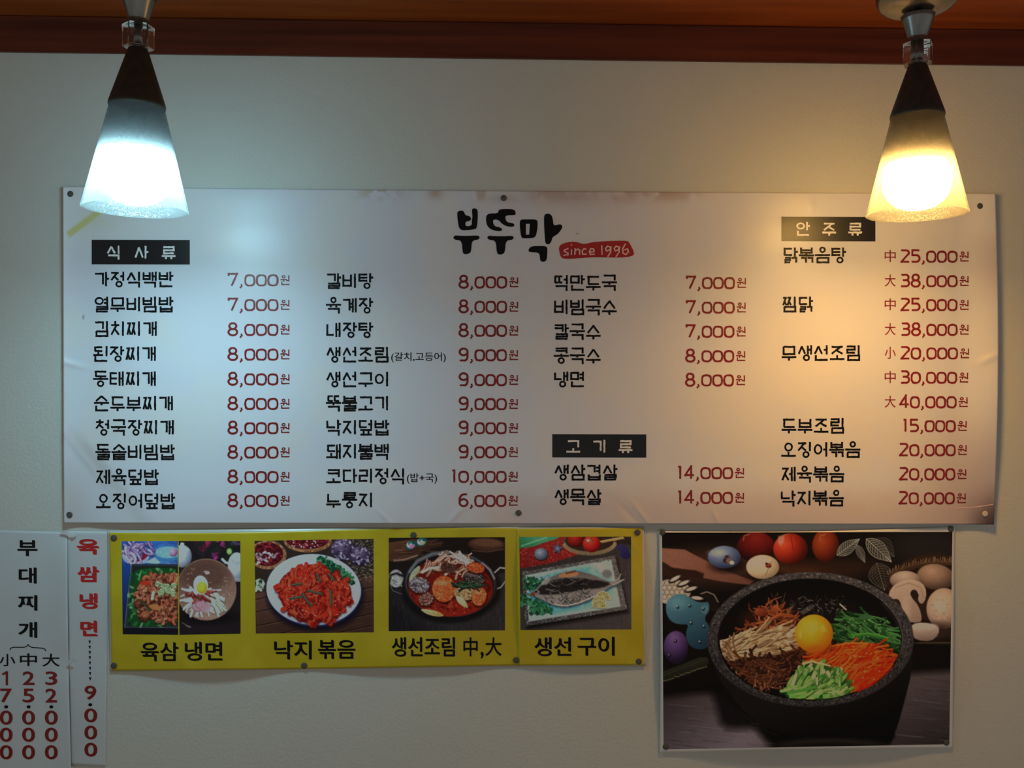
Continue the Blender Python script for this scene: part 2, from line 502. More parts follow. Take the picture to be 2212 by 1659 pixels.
def syllable(ch):
    k = ord(ch) - 0xAC00
    c, v, f = CHO[k // 588], JUNG[(k % 588) // 28], JONG[k % 28]
    out = []
    V = lambda *p: out.append(('l', list(p)))
    if v in 'ㅏㅐㅑㅓㅔㅕㅖㅣ':
        y0, y1 = (0.02, 0.97) if not f else (0.0, 0.60)
        cy0, cy1 = (0.13, 0.84) if not f else (0.07, 0.50)
        if c in 'ㅅㅈㅉㅊ': cy1 += 0.06
        wide = v in 'ㅐㅔㅖ'
        cx1 = 0.50 if wide else 0.60
        if v in 'ㅓㅕ' and c != 'ㅇ': cx1 = 0.56
        if v == 'ㅓ' and c == 'ㅇ': cx1 = .56
        if c == 'ㅇ':
            out += jamo(c, 0.07, cy0 + (.06 if not f else 0), cx1, cy1 - (.06 if not f else 0))
        else:
            out += jamo(c, 0.06, cy0, cx1, cy1)
        ym = (y0 + y1) / 2
        if v == 'ㅏ': V((.82, y0), (.82, y1)); V((.84, ym), (1.02, ym - .03))
        if v == 'ㅣ': V((.88, y0), (.88, y1))
        if v == 'ㅓ': V((.90, y0), (.90, y1)); V((.70, ym), (.90, ym))
        if v == 'ㅕ': V((.90, y0), (.90, y1)); V((.68, ym - .12), (.90, ym - .12)); V((.68, ym + .12), (.90, ym + .12))
        if v == 'ㅐ': V((.70, y0 + .03), (.70, y1)); V((.93, y0), (.93, y1)); V((.70, ym), (.93, ym))
        if v == 'ㅔ': V((.73, y0 + .03), (.73, y1)); V((.94, y0), (.94, y1)); V((.56, ym), (.73, ym))
        if v == 'ㅖ': V((.73, y0 + .03), (.73, y1)); V((.94, y0), (.94, y1)); V((.56, ym - .1), (.73, ym - .1)); V((.56, ym + .12), (.73, ym + .12))
    elif v in 'ㅗㅛㅜㅠㅡ':
        if not f:
            cb = {'ㅗ': .56, 'ㅜ': .60, 'ㅠ': .58, 'ㅡ': .6}.get(v, .56)
            y = {'ㅗ': .93, 'ㅜ': .80, 'ㅠ': .80, 'ㅡ': .88}.get(v, .9)
            out += jamo(c, *((.26, .08, .74, cb + .02) if c == 'ㅇ' else (.12, .10, .88, cb)))
            V((0, y), (1, y))
            if v == 'ㅗ': V((.5, .68), (.5, y))
            if v == 'ㅜ': V((.5, y), (.5, 1.02))
            if v == 'ㅠ': V((.3, y), (.3, 1.02)); V((.7, y), (.7, 1.02))
        else:
            y = {'ㅗ': .52, 'ㅜ': .48, 'ㅠ': .46, 'ㅡ': .50}[v]
            cb = .34
            if c == 'ㅇ': out += jamo(c, .34, -.02, .66, .30)
            else: out += jamo(c, .12, .02, .88, cb)
            V((-.02, y), (1.02, y))
            if v == 'ㅗ': V((.5, .40), (.5, y))
            if v == 'ㅜ': V((.5, y), (.5, .62))
            if v == 'ㅠ': V((.3, y), (.3, .62)); V((.7, y), (.7, .62))
    else:
        s = 1.0 if not f else 0.66
        out += jamo(c, *((.16, .02 * s, .48, .40 * s) if c == 'ㅇ' else (.08, .10 * s, .60, .48 * s)))
        if v in 'ㅙㅚ':
            y = .90 * s
            V((0, y), (.66, y)); V((.34, .62 * s), (.34, y))
        if v == 'ㅝ':
            y = .70 * s
            V((0, y), (.66, y - .02)); V((.34, y), (.34, 1.0 * s)); V((.64, .84 * s), (.90, .84 * s))
        if v == 'ㅙ': V((.74, .05), (.74, s)); V((.95, 0), (.95, s)); V((.74, .5 * s), (.95, .5 * s))
        elif v == 'ㅝ': V((.90, 0), (.90, s))
        else: V((.92, 0), (.92, s))
    if f:
        if f == 'ㅇ':
            cx = .60 if v in 'ㅏㅐㅓㅔㅕㅣ' else .5
            out += [('o', cx, .84, .19, .17)]
        elif f == 'ㄱ': out += jamo(f, .12, .74, .88, 1.06)
        elif f == 'ㄴ': out += jamo(f, .12, .68, .95, .99)
        else: out += jamo(f, .14, .69, .92, 1.0)
    return out


def hangul(text, x, yc, rng, pitch=34.7, w=30.4, h=31.6, sw=4.3, jit=0.35):
    polys = []
    for i, ch in enumerate(text):
        if ch == ' ': continue
        x0 = x + i * pitch + sw / 2; y0 = yc - h / 2
        for g in syllable(ch):
            if g[0] == 'l':
                polys += stroke_polys([(x0 + a * w, y0 + b * h) for a, b in g[1]], sw, rng, jit, cap=0.6)
            else:
                polys += ring_polys(x0 + g[1] * w, y0 + g[2] * h, max(2.5, g[3] * w), max(2.5, g[4] * h), sw * .92, rng, jit)
    return polys


def arc(cx, cy, rx, ry, a0, a1, n=10):
    return [(cx + rx * math.cos(math.radians(a0 + (a1 - a0) * k / n)), cy + ry * math.sin(math.radians(a0 + (a1 - a0) * k / n))) for k in range(n + 1)]


DIGIT = {  # strokes in a box 0..1 x 0..1 (y down)
    '1': [[(.28, .04), (.62, .04), (.62, 1)]],
    '2': [[(.02, .04), (.62, .04)] + arc(.62, .24, .36, .20, -90, 60, 6) + [(.04, .97), (1.0, .97)]],
    '3': [[(.04, .03), (.62, .03)] + arc(.60, .25, .34, .22, -90, 90, 6), [(.22, .47), (.60, .47)] + arc(.60, .72, .40, .25, -90, 90, 7) + [(.0, .97)]],
    '4': [[(.72, 1.0), (.72, .0), (0, .72), (1.06, .72)]],
    '5': [[(.95, .03), (.08, .03), (.08, .44), (.5, .44)] + arc(.56, .70, .42, .27, -90, 90, 8) + [(.0, .97)]],
    '6': [[(.92, .02), (.62, .02)] + arc(.62, .45, .60, .43, -90, -180, 5) + arc(.50, .70, .48, .28, 180, -180, 16)],
    '7': [[(.02, .20), (.02, .03), (1.0, .03), (.36, 1.0)]],
    '8': [arc(.5, .25, .40, .24, -90, 270, 14), arc(.5, .74, .50, .26, -90, 270, 16)],
    '9': [arc(.50, .28, .48, .27, 0, 360, 14) + [(.98, .55)] + arc(.62, .62, .36, .36, 0, 90, 5) + [(.04, .98)]],
}


def price(text, x_left, x_right, yc, rng, won=True, sw=4.2):
    """number followed by a small won syllable, between two pixel columns"""
    adv = {',': 11.0, '1': 19.0}
    total = sum(adv.get(c, 24.2) for c in text)
    wx = 25.0 if won else 0.0
    sc = (x_right - x_left - wx) / total
    polys = []
    x = x_left
    h = 26.5
    y0 = yc - h / 2
    for i, ch in enumerate(text):
        a = adv.get(ch, 24.2) * sc
        if ch == ',':
            polys += stroke_polys([(x + a * .45, y0 + h * .86), (x + a * .55, y0 + h * 1.02), (x + a * .22, y0 + h * 1.2)], 3.6, rng, .3)
        elif ch == '0':
            polys += ring_polys(x + a / 2, y0 + h * .56, a * .40, h * .42, sw, rng, .45, n=20, sq=.72)
        else:
            wbox = a - 6.2 * sc
            for s in DIGIT[ch]:
                polys += stroke_polys([(x + 2.6 + p * wbox, y0 + q * h) for p, q in s], sw, rng, .3, cap=.3)
        x += a
    if won:
        polys += hangul('원', x_right - 22.0, yc + 1.0, rng, w=19.5, h=19.5, sw=2.7, jit=.25)
    return polys


_txt_cu = bpy.data.curves.new('text_source', 'FONT')
_txt_ob = bpy.data.objects.new('text_source', _txt_cu)
COL.objects.link(_txt_ob)


def gothic(text, x0, y0, x1, y1, bold=0.0, fat=0.0):
    """sans lettering fitted into the pixel box"""
    _txt_cu.body = text; _txt_cu.offset = bold
    dg = bpy.context.evaluated_depsgraph_get(); dg.update()
    ev = _txt_ob.evaluated_get(dg); me = ev.to_mesh()
    v = np.array([q.co[:2] for q in me.vertices]); f = [list(p.vertices) for p in me.polygons]
    ev.to_mesh_clear()
    lo, hi = v.min(0), v.max(0)
    s = (v - lo) / np.maximum(hi - lo, 1e-6)
    out = []
    for k in ((0.0,) if not fat else (-1.0, 1.0)):
        e = fat * k / 2
        P = np.stack([x0 + fat / 2 + e + s[:, 0] * (x1 - x0 - fat), y1 - fat / 2 + e * .6 - s[:, 1] * (y1 - y0 - fat)], 1)
        out.append((P.tolist(), f))
    return out


# ------------------------------------------------------------------ pendant lamps


def pendant(rim_px, rim_py, lean, bulb_mat, label, wall_gap, HC, size, twist=0.0):
    p = at(rim_px, rim_py, wall_gap)
    t = empty('pendant_lamp', p)
    t.rotation_euler = lean
    t.scale = (size, size, size)
    tag(t, label, 'lamp', 'cone pendant lamps in front of the menu wall')
    RIM, TOP, HG = 0.0795, 0.0400, 0.1655
    # glass cone, 3 mm thick, slightly rolled rim
    prof = []
    for k in range(15):
        f = k / 14
        prof.append((TOP + (RIM - TOP) * f, HG * (1 - f)))
    outer = prof
    inner = [(r - 0.0026, z) for r, z in prof]
    rim = [(RIM + 0.0004, -0.0012), (RIM - 0.0012, -0.0022), (RIM - 0.0026, -0.0010)]
    bmg = lathe(outer + rim + inner[::-1], 96)
    from_bm('glass_shade', bmg, M['glass'], t, True, True)
    # dark metal cap over the upper cone
    cap = [(0.0, HG + HC), (0.0125, HG + HC), (0.0150, HG + HC - 0.002), (TOP + 0.0022, HG + 0.0015), (TOP + 0.0030, HG - 0.003), (TOP + 0.0024, HG - 0.006), (TOP + 0.0008, HG - 0.006), (TOP - .001, HG)]
    co = from_bm('cap', lathe(cap, 72), M['cap'], t, True, True)
    co['label'] = 'dark bronze cone cap'
    # clear acrylic hexagonal block with a centre rod
    z0 = HG + HC; HB = 0.035
    bma = lathe([(0.0, z0 + HB), (0.0245, z0 + HB), (0.0245, z0), (0.0, z0)], 6)
    bmesh.ops.rotate(bma, verts=bma.verts, cent=(0, 0, 0), matrix=Matrix.Rotation(twist, 3, 'Z'))
    bmesh.ops.bevel(bma, geom=[e for e in bma.edges if len(e.link_faces) == 2 and e.calc_face_angle(0) > 0.5], offset=0.0008, segments=1, affect='EDGES')
    ab = from_bm('acrylic_block', bma, M['acrylic'], t, False, True)
    ab['label'] = 'clear acrylic six-sided block'
    from_bm('rod', lathe([(0.0, z0 + HB + 0.001), (0.0065, z0 + HB + 0.001), (0.0065, z0 - 0.001), (0.0, z0 - 0.001)], 24), M['steel'], ab, True, True)
    # flared metal collar, open dish on top
    z1 = z0 + HB; HF = 0.046
    prof = [(0.0, z1), (0.0125, z1), (0.0140, z1 + 0.004)]
    for k in range(7):
        f = k / 6
        prof.append((0.0140 + 0.0130 * f ** 1.15, z1 + 0.004 + (HF - 0.004) * f))
    prof += [(0.0255, z1 + HF + 0.0008), (0.0235, z1 + HF - 0.001), (0.0, z1 + HF - 0.004)]
    fo = from_bm('flared_collar', lathe(prof, 48), M['steel'], t, True, True)
    fo['label'] = 'brushed steel flared collar'
    # stem to the canopy
    zc = (CEIL_Z - p.z) / size - 0.0004
    z2 = z1 + HF - 0.004
    from_bm('stem', lathe([(0.0, zc - 0.012), (0.0075, zc - 0.012), (0.0075, z2 + 0.010), (0.0055, z2 + 0.006), (0.0055, z2), (0.0, z2)], 24), M['steel'], t, True, True)
    ch = 0.097
    can = [(0.0, zc - ch), (0.020, zc - ch + 0.0005), (0.044, zc - ch + 0.003), (0.058, zc - ch + 0.010), (0.065, zc - ch + 0.022), (0.067, zc - ch + 0.038), (0.067, zc - 0.0005), (0.0, zc - 0.0005)]
    from_bm('canopy', lathe(can, 64), M['chrome'], t, True, True)
    # bulb: opaque base cup and glowing dome, socket above
    zb = 0.075
    dome = [(0.0450, zb + 0.010), (0.0490, zb + 0.005), (0.0515, zb), (0.0530, zb - 0.010), (0.0535, zb - 0.020)]
    for k in range(13):
        a = k / 12 * math.pi / 2
        dome.append((0.0535 * math.cos(a) ** .8 if k < 12 else 0.0, zb - 0.024 - 0.045 * math.sin(a)))
    bb = from_bm('bulb', lathe(dome, 64), bulb_mat, t, True, True)
    bb['label'] = 'glowing lamp bulb dome'
    from_bm('bulb_base', lathe([(0.0, zb + 0.0102), (0.0453, zb + 0.0102), (0.0450, zb + 0.013), (0.026, zb + 0.036), (0.018, zb + 0.048), (0.014, zb + 0.060), (0.014, zb + 0.078), (0.0, zb + 0.078)], 40), M['bulb_base'], bb, True, True)
    return t


pendant(293, 451, (0.0, 0.015, 0), M['bulb_cool'], 'cone pendant lamp glowing cool white over the yellow brush stroke', 0.35, 0.088, 0.96, twist=0.35)
pendant(1980, 461, (0.0, -0.004, 0), M['bulb_warm'], 'cone pendant lamp glowing warm amber beside the bent sheet edge', 0.31, 0.083, 0.953, twist=1.0)


# ------------------------------------------------------------------ the large menu banner
def sstep(a, b, x):
    t = np.clip((x - a) / (b - a), 0, 1)
    return t * t * (3 - 2 * t)


def gauss(x, y, cx, cy, sx, sy, rot=0.0):
    c, s = math.cos(rot), math.sin(rot)
    dx, dy = x - cx, y - cy
    return np.exp(-(((dx * c + dy * s) / sx) ** 2 + ((-dx * s + dy * c) / sy) ** 2))


_rs = np.random.RandomState(7)
_lat = _rs.rand(64, 64)


def vnoise(x, y, s, oct=3):
    """smooth value noise, 0..1"""
    out = 0; amp = 1; tot = 0
    for k in range(oct):
        xx = np.asarray(x, float) / s + 17.3 * k; yy = np.asarray(y, float) / s + 9.1 * k
        xi = np.floor(xx).astype(int); yi = np.floor(yy).astype(int)
        fx = xx - xi; fy = yy - yi
        fx = fx * fx * (3 - 2 * fx); fy = fy * fy * (3 - 2 * fy)
        g = lambda a, b: _lat[a % 64, b % 64]
        out = out + amp * ((g(xi, yi) * (1 - fx) + g(xi + 1, yi) * fx) * (1 - fy) + (g(xi, yi + 1) * (1 - fx) + g(xi + 1, yi + 1) * fx) * fy)
        tot += amp; amp *= .5; s *= .5
    return out / tot


def banner_d(x, y):
    x = np.asarray(x, float); y = np.asarray(y, float)
    d = 0.0045 + 0 * x
    d += 0.020 * sstep(2062, 2165, x) * (1 - 0.6 * sstep(900, 1120, y))
    d += 0.011 * np.clip((205 - x) / 70, 0, 1) ** 2 * (1 - .4 * sstep(950, 1120, y))
    hold = np.exp(-((x - 1120) / 55) ** 2) + np.exp(-((x - 150) / 60) ** 2) + np.exp(-((x - 2128) / 50) ** 2)
    d += 0.0055 * sstep(980, 1135, y) * (1 - np.clip(hold, 0, 1))
    holdt = np.exp(-((x - 1088) / 80) ** 2)
    d += 0.0015 * sstep(470, 405, y) * (1 - holdt)
    d += 0.0011 * np.sin(x / 150.0 + 0.6) * np.sin(y / 210.0 + .4) + 0.0007 * np.sin(x / 61.0 + y / 83.0)
    # creases
    d += 0.0022 * gauss(x, y, 150, 785, 40, 7, .25) + 0.0022 * gauss(x, y, 2142, 772, 34, 8, -.45)
    d += 0.0008 * gauss(x, y, 1756, 442, 14, 5, -1.1)
    d += 0.0016 * gauss(x, y, 832, 1118, 30, 5, .75) + 0.0014 * gauss(x, y, 1385, 1110, 34, 5, .9) - .0012 * gauss(x, y, 1360, 1112, 30, 7, .8)
    d += 0.0016 * gauss(x, y, 985, 1112, 30, 6, -.8) + 0.0014 * gauss(x, y, 1545, 1115, 14, 5, 1.2)
    d += 0.0014 * gauss(x, y, 190, 1000, 120, 8, .9)
    return np.maximum(d, 0.0015)


BC = [(136, 403), (2150, 418), (2147, 1133), (138, 1130)]
banner_sheet = Sheet(BC, banner_d, lambda u, v: np.stack([0 * u + (8 * np.sin(np.pi * v)) * u ** 6, (6.5 * np.sin(np.pi * u)) * (1 - v) * .35 + 0 * v], -1))


def blend(C, col, a):
    return C * (1 - a[..., None]) + lin(col) * a[..., None]


def banner_col(x, y):
    C = np.zeros(x.shape + (3,)) + lin((226, 226, 234))
    n = vnoise(x, y, 120)
    C = blend(C, (232, 228, 226), .7 * sstep(.45, .7, n))
    n2 = vnoise(x + 400, y, 40)
    # yellow brush stroke under the lamp
    t = (x - 150) * .80 + (505 - y) * .60
    w = np.abs(-(x - 150) * .60 + (y - 505) * -.80)
    a = sstep(9, 5, w) * sstep(-8, 0, t) * sstep(130, 90, t)
    C = blend(C, (214, 205, 110), .85 * a)
    C = blend(C, (214, 208, 170), .5 * gauss(x, y, 215, 480, 40, 22) * n2)
    # watercolour stains along the top edge
    top = sstep(448, 415, y)
    C = blend(C, (188, 168, 140), top * .8 * gauss(x, y, 820, 415, 44, 26) * sstep(.35, .6, vnoise(x, y, 14)))
    C = blend(C, (190, 165, 140), top * .8 * gauss(x, y, 940, 418, 16, 18))
    C = blend(C, (196, 176, 160), .7 * sstep(1026, 1031, x - (y - 412) * .12) * sstep(1053, 1048, x + (y - 412) * .2) * sstep(440, 425, y))
    C = blend(C, (190, 160, 145), top * .75 * sstep(1120, 1180, x) * sstep(1560, 1450, x) * sstep(.35, .65, vnoise(x, y, 30)))
    C = blend(C, (198, 182, 178), .5 * gauss(x, y, 1250, 425, 120, 28))
    C = blend(C, (192, 182, 176), .5 * gauss(x, y, 1088, 430, 34, 9))
    # pinkish wash right and along the bottom
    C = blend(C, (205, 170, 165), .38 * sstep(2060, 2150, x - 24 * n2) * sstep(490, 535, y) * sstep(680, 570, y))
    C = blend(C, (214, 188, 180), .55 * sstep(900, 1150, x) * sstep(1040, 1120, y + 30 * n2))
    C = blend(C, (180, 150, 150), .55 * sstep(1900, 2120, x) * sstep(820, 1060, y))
    # dark brush corner with a white hairline
    k = np.sqrt(((2165 - x) / 105) ** 2 + ((1150 - y) / 125) ** 2)
    C = blend(C, (66, 34, 36), .95 * sstep(1.0, .2, k + .18 * (n2 - .5)))
    # pale sweep at the lower left
    C = blend(C, (196, 184, 182), .6 * sstep(26, 4, np.abs((x - 150) * .77 - (y - 930) * .64)) * sstep(900, 980, y) * sstep(420, 200, x))
    C = blend(C, (200, 190, 186), .5 * sstep(220, 140, x) * sstep(950, 1100, y))
    C = blend(C, (232, 226, 226), .5 * sstep(1.0, .2, np.abs((x - 835) * .8 - (y - 1100)) / 7) * sstep(1080, 1100, y))
    C = blend(C, (60, 60, 70), .8 * gauss(x, y, 180, 685, 1.6, 5, .2))
    C = blend(C, (60, 60, 60), .8 * gauss(x, y, 1247, 505, 2.5, 1.0))
    return C * 1.0


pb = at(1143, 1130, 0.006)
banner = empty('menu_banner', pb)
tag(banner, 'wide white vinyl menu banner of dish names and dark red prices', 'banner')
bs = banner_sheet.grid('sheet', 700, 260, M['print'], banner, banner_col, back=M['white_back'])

rng = random.Random(11)
for (name, x0, y0, x1, y1, cs, yc) in (('식사류', 198, 518, 410, 571, (246, 306, 365), 545), ('고기류', 1193, 938, 1396, 988, (1239, 1295.5, 1352), 964), ('안주류', 1688, 468, 1891, 521, (1735, 1792, 1848), 494)):
    nx, ny = 42, 12
    vv = [(x0 + (x1 - x0) * i / nx, y0 + (y1 - y0) * j / ny + .5 * i / nx) for j in range(ny + 1) for i in range(nx + 1)]
    ff = [[j * (nx + 1) + i, j * (nx + 1) + i + 1, (j + 1) * (nx + 1) + i + 1, (j + 1) * (nx + 1) + i] for j in range(ny) for i in range(nx)]
    hp = banner_sheet.polys('heading_panel', [(vv, ff)], M['panel_black'], banner, 0.00028)
    hp['label'] = 'black heading box reading ' + name
    for ch, cx in zip(name, cs):
        banner_sheet.polys('heading_letter', hangul(ch, cx - 17, yc, rng, w=28.5, h=27.5, sw=4.0, jit=.4), M['ink_white'], hp, 0.0005)



def entry(text, x, yc):
    o = banner_sheet.polys('dish_name', hangul(text, x, yc, rng), M['ink_black'], banner)
    o['label'] = 'black lettering ' + text
    return o


def cost(text, xl, xr, yc, size=None):
    o = banner_sheet.polys('price', price(text, xl, xr, yc, rng), M['ink_red'], banner)
    o['label'] = 'dark red price ' + text + '원'
    if size:
        banner_sheet.polys('size_mark', gothic(size, 1911, yc - 13, 1935, yc + 13, .004), M['ink_red'], o)


C1 = ['가정식백반', '열무비빔밥', '김치찌개', '된장찌개', '동태찌개', '순두부찌개', '청국장찌개', '돌솥비빔밥', '제육덮밥', '오징어덮밥']
X1 = [202, 202, 202, 200, 200, 202, 204, 205, 205, 206]
Y1 = [603, 657, 710, 764, 818, 871, 923, 976, 1030, 1082]
for k, t in enumerate(C1):
    entry(t, X1[k], Y1[k])
    cost('7,000' if k < 2 else '8,000', 491, 627, [604, 657.5, 711, 764.5, 818, 871, 923.5, 976, 1029, 1080.5][k])
C2 = ['갈비탕', '육계장', '내장탕', '생선조림', '생선구이', '뚝불고기', '낙지덮밥', '돼지불백', '코다리정식', '누룽지']
Y2 = [606.5, 659.5, 712.5, 765.5, 819, 871, 923, 975, 1028, 1080]
P2 = ['8,000'] * 3 + ['9,000'] * 5 + ['10,000', '6,000']
for k, t in enumerate(C2):
    e = entry(t, 703, Y2[k])
    cost(P2[k], 971 if k == 8 else 990, 1121 - k * .15, Y2[k] + (2 if k < 2 else .5))
    if k == 3: banner_sheet.polys('side_note', gothic('(갈치,고등어)', 845, 761, 963, 783, .008), M['ink_black'], e)
    if k == 8: banner_sheet.polys('side_note', gothic('(밥+국)', 879, 1022, 944, 1045, .008), M['ink_black'], e)
C3 = ['떡만두국', '비빔국수', '칼국수', '콩국수', '냉면']
for k, t in enumerate(C3):
    entry(t, 1195, [610.5, 663, 716, 768, 819][k])
    cost('7,000' if k < 3 else '8,000', 1481 - k * .4, 1613 - k * .5, [610, 663, 715, 768, 820][k])
for k, t in enumerate(['생삼겹살', '생목살']):
    entry(t, 1196, [1020, 1073][k]); cost('14,000', 1459, 1609, [1020.5, 1074][k])
for t, x, y in (('닭볶음탕', 1690, 551), ('찜닭', 1688, 657), ('무생선조림', 1687, 762), ('두부조림', 1687, 919), ('오징어볶음', 1686, 971), ('제육볶음', 1686, 1024), ('낙지볶음', 1685, 1076)):
    entry(t, x, y)
for t, xl, xr, y, s in (('25,000', 1944, 2094, 553, '中'), ('38,000', 1944, 2094, 606, '大'), ('25,000', 1944, 2094, 657.5, '中'), ('38,000', 1945, 2094, 711, '大'), ('20,000', 1944, 2095, 762, '小'),
                        ('30,000', 1944, 2093, 814.5, '中'), ('40,000', 1942, 2092, 867.5, '大'), ('15,000', 1946, 2090, 919, None), ('20,000', 1941, 2090, 971, None), ('20,000', 1941, 2089, 1023, None), ('20,000', 1940, 2088, 1075, None)):
    cost(t, xl, xr, y, s)

# logo lettering, outlined from its brush shapes (crop coordinates of the lettering)
Z = lambda pts: [(900 + x / 3.95, 400 + y / 3.95) for x, y in pts]
LOGO = [
    [[(345, 240), (352, 222), (385, 215), (405, 225), (415, 258), (450, 262), (468, 285), (455, 305), (415, 312), (416, 352), (472, 346), (470, 300), (478, 270), (470, 215), (480, 197), (508, 200), (523, 215), (520, 310), (512, 365), (500, 376), (440, 384), (368, 385), (352, 320)]],
    [[(310, 450), (325, 428), (350, 430), (430, 433), (520, 428), (540, 440), (530, 465), (470, 473), (466, 560), (452, 583), (415, 592), (392, 580), (386, 473), (330, 468)]],
    [[(590, 290), (600, 248), (640, 240), (694, 240), (700, 212), (725, 203), (820, 203), (842, 220), (846, 250), (835, 256), (756, 257), (758, 295), (775, 318), (825, 324), (838, 342), (820, 357), (770, 352), (728, 330), (700, 296), (652, 292), (652, 325), (668, 352), (712, 360), (733, 375), (722, 393), (680, 392), (628, 375), (600, 345)]],
    [[(600, 450), (612, 430), (650, 434), (740, 436), (815, 431), (830, 445), (820, 466), (760, 474), (754, 565), (738, 588), (705, 594), (683, 580), (678, 474), (620, 468)]],
    [[(880, 305), (895, 292), (950, 292), (1015, 292), (1034, 305), (1030, 380), (1015, 440), (990, 452), (905, 455), (892, 440), (882, 370)], [(932, 330), (966, 330), (960, 422), (932, 422)]],
    [[(1086, 265), (1100, 244), (1130, 242), (1152, 258), (1162, 290), (1168, 345), (1200, 338), (1228, 332), (1246, 350), (1235, 378), (1205, 418), (1158, 442), (1150, 480), (1132, 506), (1100, 502), (1094, 450), (1088, 350)]],
    [[(952, 562), (962, 535), (985, 520), (1090, 518), (1114, 530), (1116, 560), (1112, 630), (1098, 652), (1070, 655), (1052, 640), (1050, 574), (970, 573)]],
]
lp = []
for loops in LOGO:
    lp.append(filled([chaikin(chaikin(Z(l), 1) if i == 0 else Z(l), 1) if i == 0 else Z(l) for i, l in enumerate(loops)]))
lo = banner_sheet.polys('logo_lettering', lp, M['ink_black'], banner, 0.0004)
lo['label'] = 'bold black brush lettering 부뚜막'
bad = [(1213, 520), (1260, 492), (1330, 481), (1380, 488), (1425, 505), (1500, 486), (1600, 478), (1700, 474), (1800, 474), (1815, 490), (1858, 575), (1850, 600), (1800, 615), (1700, 618), (1600, 616), (1500, 615), (1400, 622), (1300, 630), (1235, 626), (1218, 570)]
bo = banner_sheet.polys('slogan_badge', [filled([chaikin(Z(bad), 2)])], M['ink_badge'], banner, 0.00055)
bo['label'] = 'red brush badge reading since 1996'
SL = [  # pale handwritten letters
    [(1296, 540), (1265, 552), (1258, 562), (1292, 582), (1290, 594), (1252, 598)],
    [(1322, 548), (1320, 594)], [(1321, 505), (1321, 515)],
    [(1350, 594), (1352, 545), (1354, 560), (1375, 545), (1390, 556), (1392, 594)],
    [(1450, 548), (1428, 542), (1412, 562), (1416, 588), (1450, 588)],
    [(1474, 572), (1515, 566), (1510, 545), (1485, 543), (1474, 566), (1482, 590), (1520, 590)],
    [(1578, 512), (1582, 594)],
    [(1655, 530), (1630, 520), (1612, 540), (1620, 562), (1648, 552), (1658, 528), (1655, 570), (1630, 612)],
    [(1728, 530), (1703, 520), (1686, 540), (1694, 562), (1721, 552), (1731, 528), (1727, 570), (1700, 612)],
    [(1782, 498), (1758, 540), (1760, 580), (1785, 592), (1806, 570), (1800, 545), (1770, 552)],
]
sp = []
for s in SL:
    sp += stroke_polys(Z(s), 2.9, rng, .25, step=3)
banner_sheet.polys('slogan_lettering', sp, M['ink_pink'], bo, 0.0010)


hl = [(2062 + 7 * k, 1097.5 - 8.5 * (k / 12) ** 2) for k in range(13)]
ho = banner_sheet.polys('brush_hairline', stroke_polys(hl, 2.0, None, 0, step=3), M['ink_pink'], banner, 0.00028)
ho['label'] = 'thin pale line across the dark corner'


# ------------------------------------------------------------------ tacks
def tack(px, py, sheet, label, group, mat='tack', r=0.0058, parentless=True):
    d = float(sheet.d(np.array(px), np.array(py))) + 0.0006
    p = at(px, py, d)
    t = bmesh.new()
    prof = [(0.0, 0.0015), (r * .6, 0.0014), (r * .9, 0.0011), (r, 0.0005), (r, 0.0001), (r * .8, 0.0), (0.0008, 0.0), (0.0006, -d * 1.0 + .0002), (0.0, -d)]
    t = lathe(prof, 24)
    bmesh.ops.rotate(t, verts=t.verts, cent=(0, 0, 0), matrix=Matrix.Rotation(math.pi / 2, 3, 'X'))
    o = from_bm('thumbtack', t, M[mat], None, True)
    o.location = p
    tag(o, label, 'tack', group)


G = 'thumbtacks holding the menu banner'
for px, py, l, mt in ((152, 419, 'grey thumbtack in the banner corner above the yellow brush stroke', 'tack'), (1088, 428, 'grey thumbtack in the banner edge above the brush logo', 'tack'), (2117, 445, 'grey thumbtack in the banner corner beside the amber lamp', 'tack'),
                      (150, 1112, 'grey thumbtack in the banner corner above the white paper strips', 'tack'), (1120, 1108, 'grey thumbtack in the banner lower edge above the grilled fish sheet', 'tack'), (2128, 1110, 'pale thumbtack in the dark brown banner corner', 'tack_pale')):
    tack(px, py, banner_sheet, l, G, mt)


# ------------------------------------------------------------------ yellow photo sheets
def yellow_d(x, y):
    x = np.asarray(x, float); y = np.asarray(y, float)
    d = 0.0028 + 0 * x
    h = 1.0
    for tx, ty in ((246, 1162), (246, 1438), (657, 1438), (893, 1156), (1115, 1426)):
        h = h * (1 - np.exp(-(((x - tx) / 110) ** 2 + ((y - ty) / 90) ** 2)))
    d += 0.0068 * h * (.45 + .55 * sstep(1230, 1440, y)) * sstep(1120, 1000, x)
    d += 0.0030 * h * gauss(x, y, 450, 1440, 150, 60)
    return d


def fish_d(x, y):
    x = np.asarray(x, float); y = np.asarray(y, float)
    d = 0.0036 + 0 * x
    h = 1.0
    for tx, ty in ((1115, 1426), (1377, 1150), (1380, 1429), (1112, 1150)):
        h = h * (1 - np.exp(-(((x - tx) / 70) ** 2 + ((y - ty) / 70) ** 2)))
    d += 0.0042 * h + .0012 * gauss(x, y, 1362, 1170, 22, 5, .9)
    return d


YS = Sheet([(236, 1151), (1122, 1141.5), (1123, 1437), (241, 1449)], yellow_d, lambda u, v: np.stack([0 * u, 2.5 * np.sin(2 * np.pi * u) * (1 - v) + 1.5 * np.sin(np.pi * u) * v], -1))
FS = Sheet([(1116, 1142.5), (1387, 1141), (1391, 1437), (1120, 1437.5)], fish_d)


def yellow_col(x, y):
    C = np.zeros(x.shape + (3,)) + lin((206, 184, 16))
    C = blend(C, (214, 194, 30), sstep(.4, .7, vnoise(x, y, 60)))
    return C


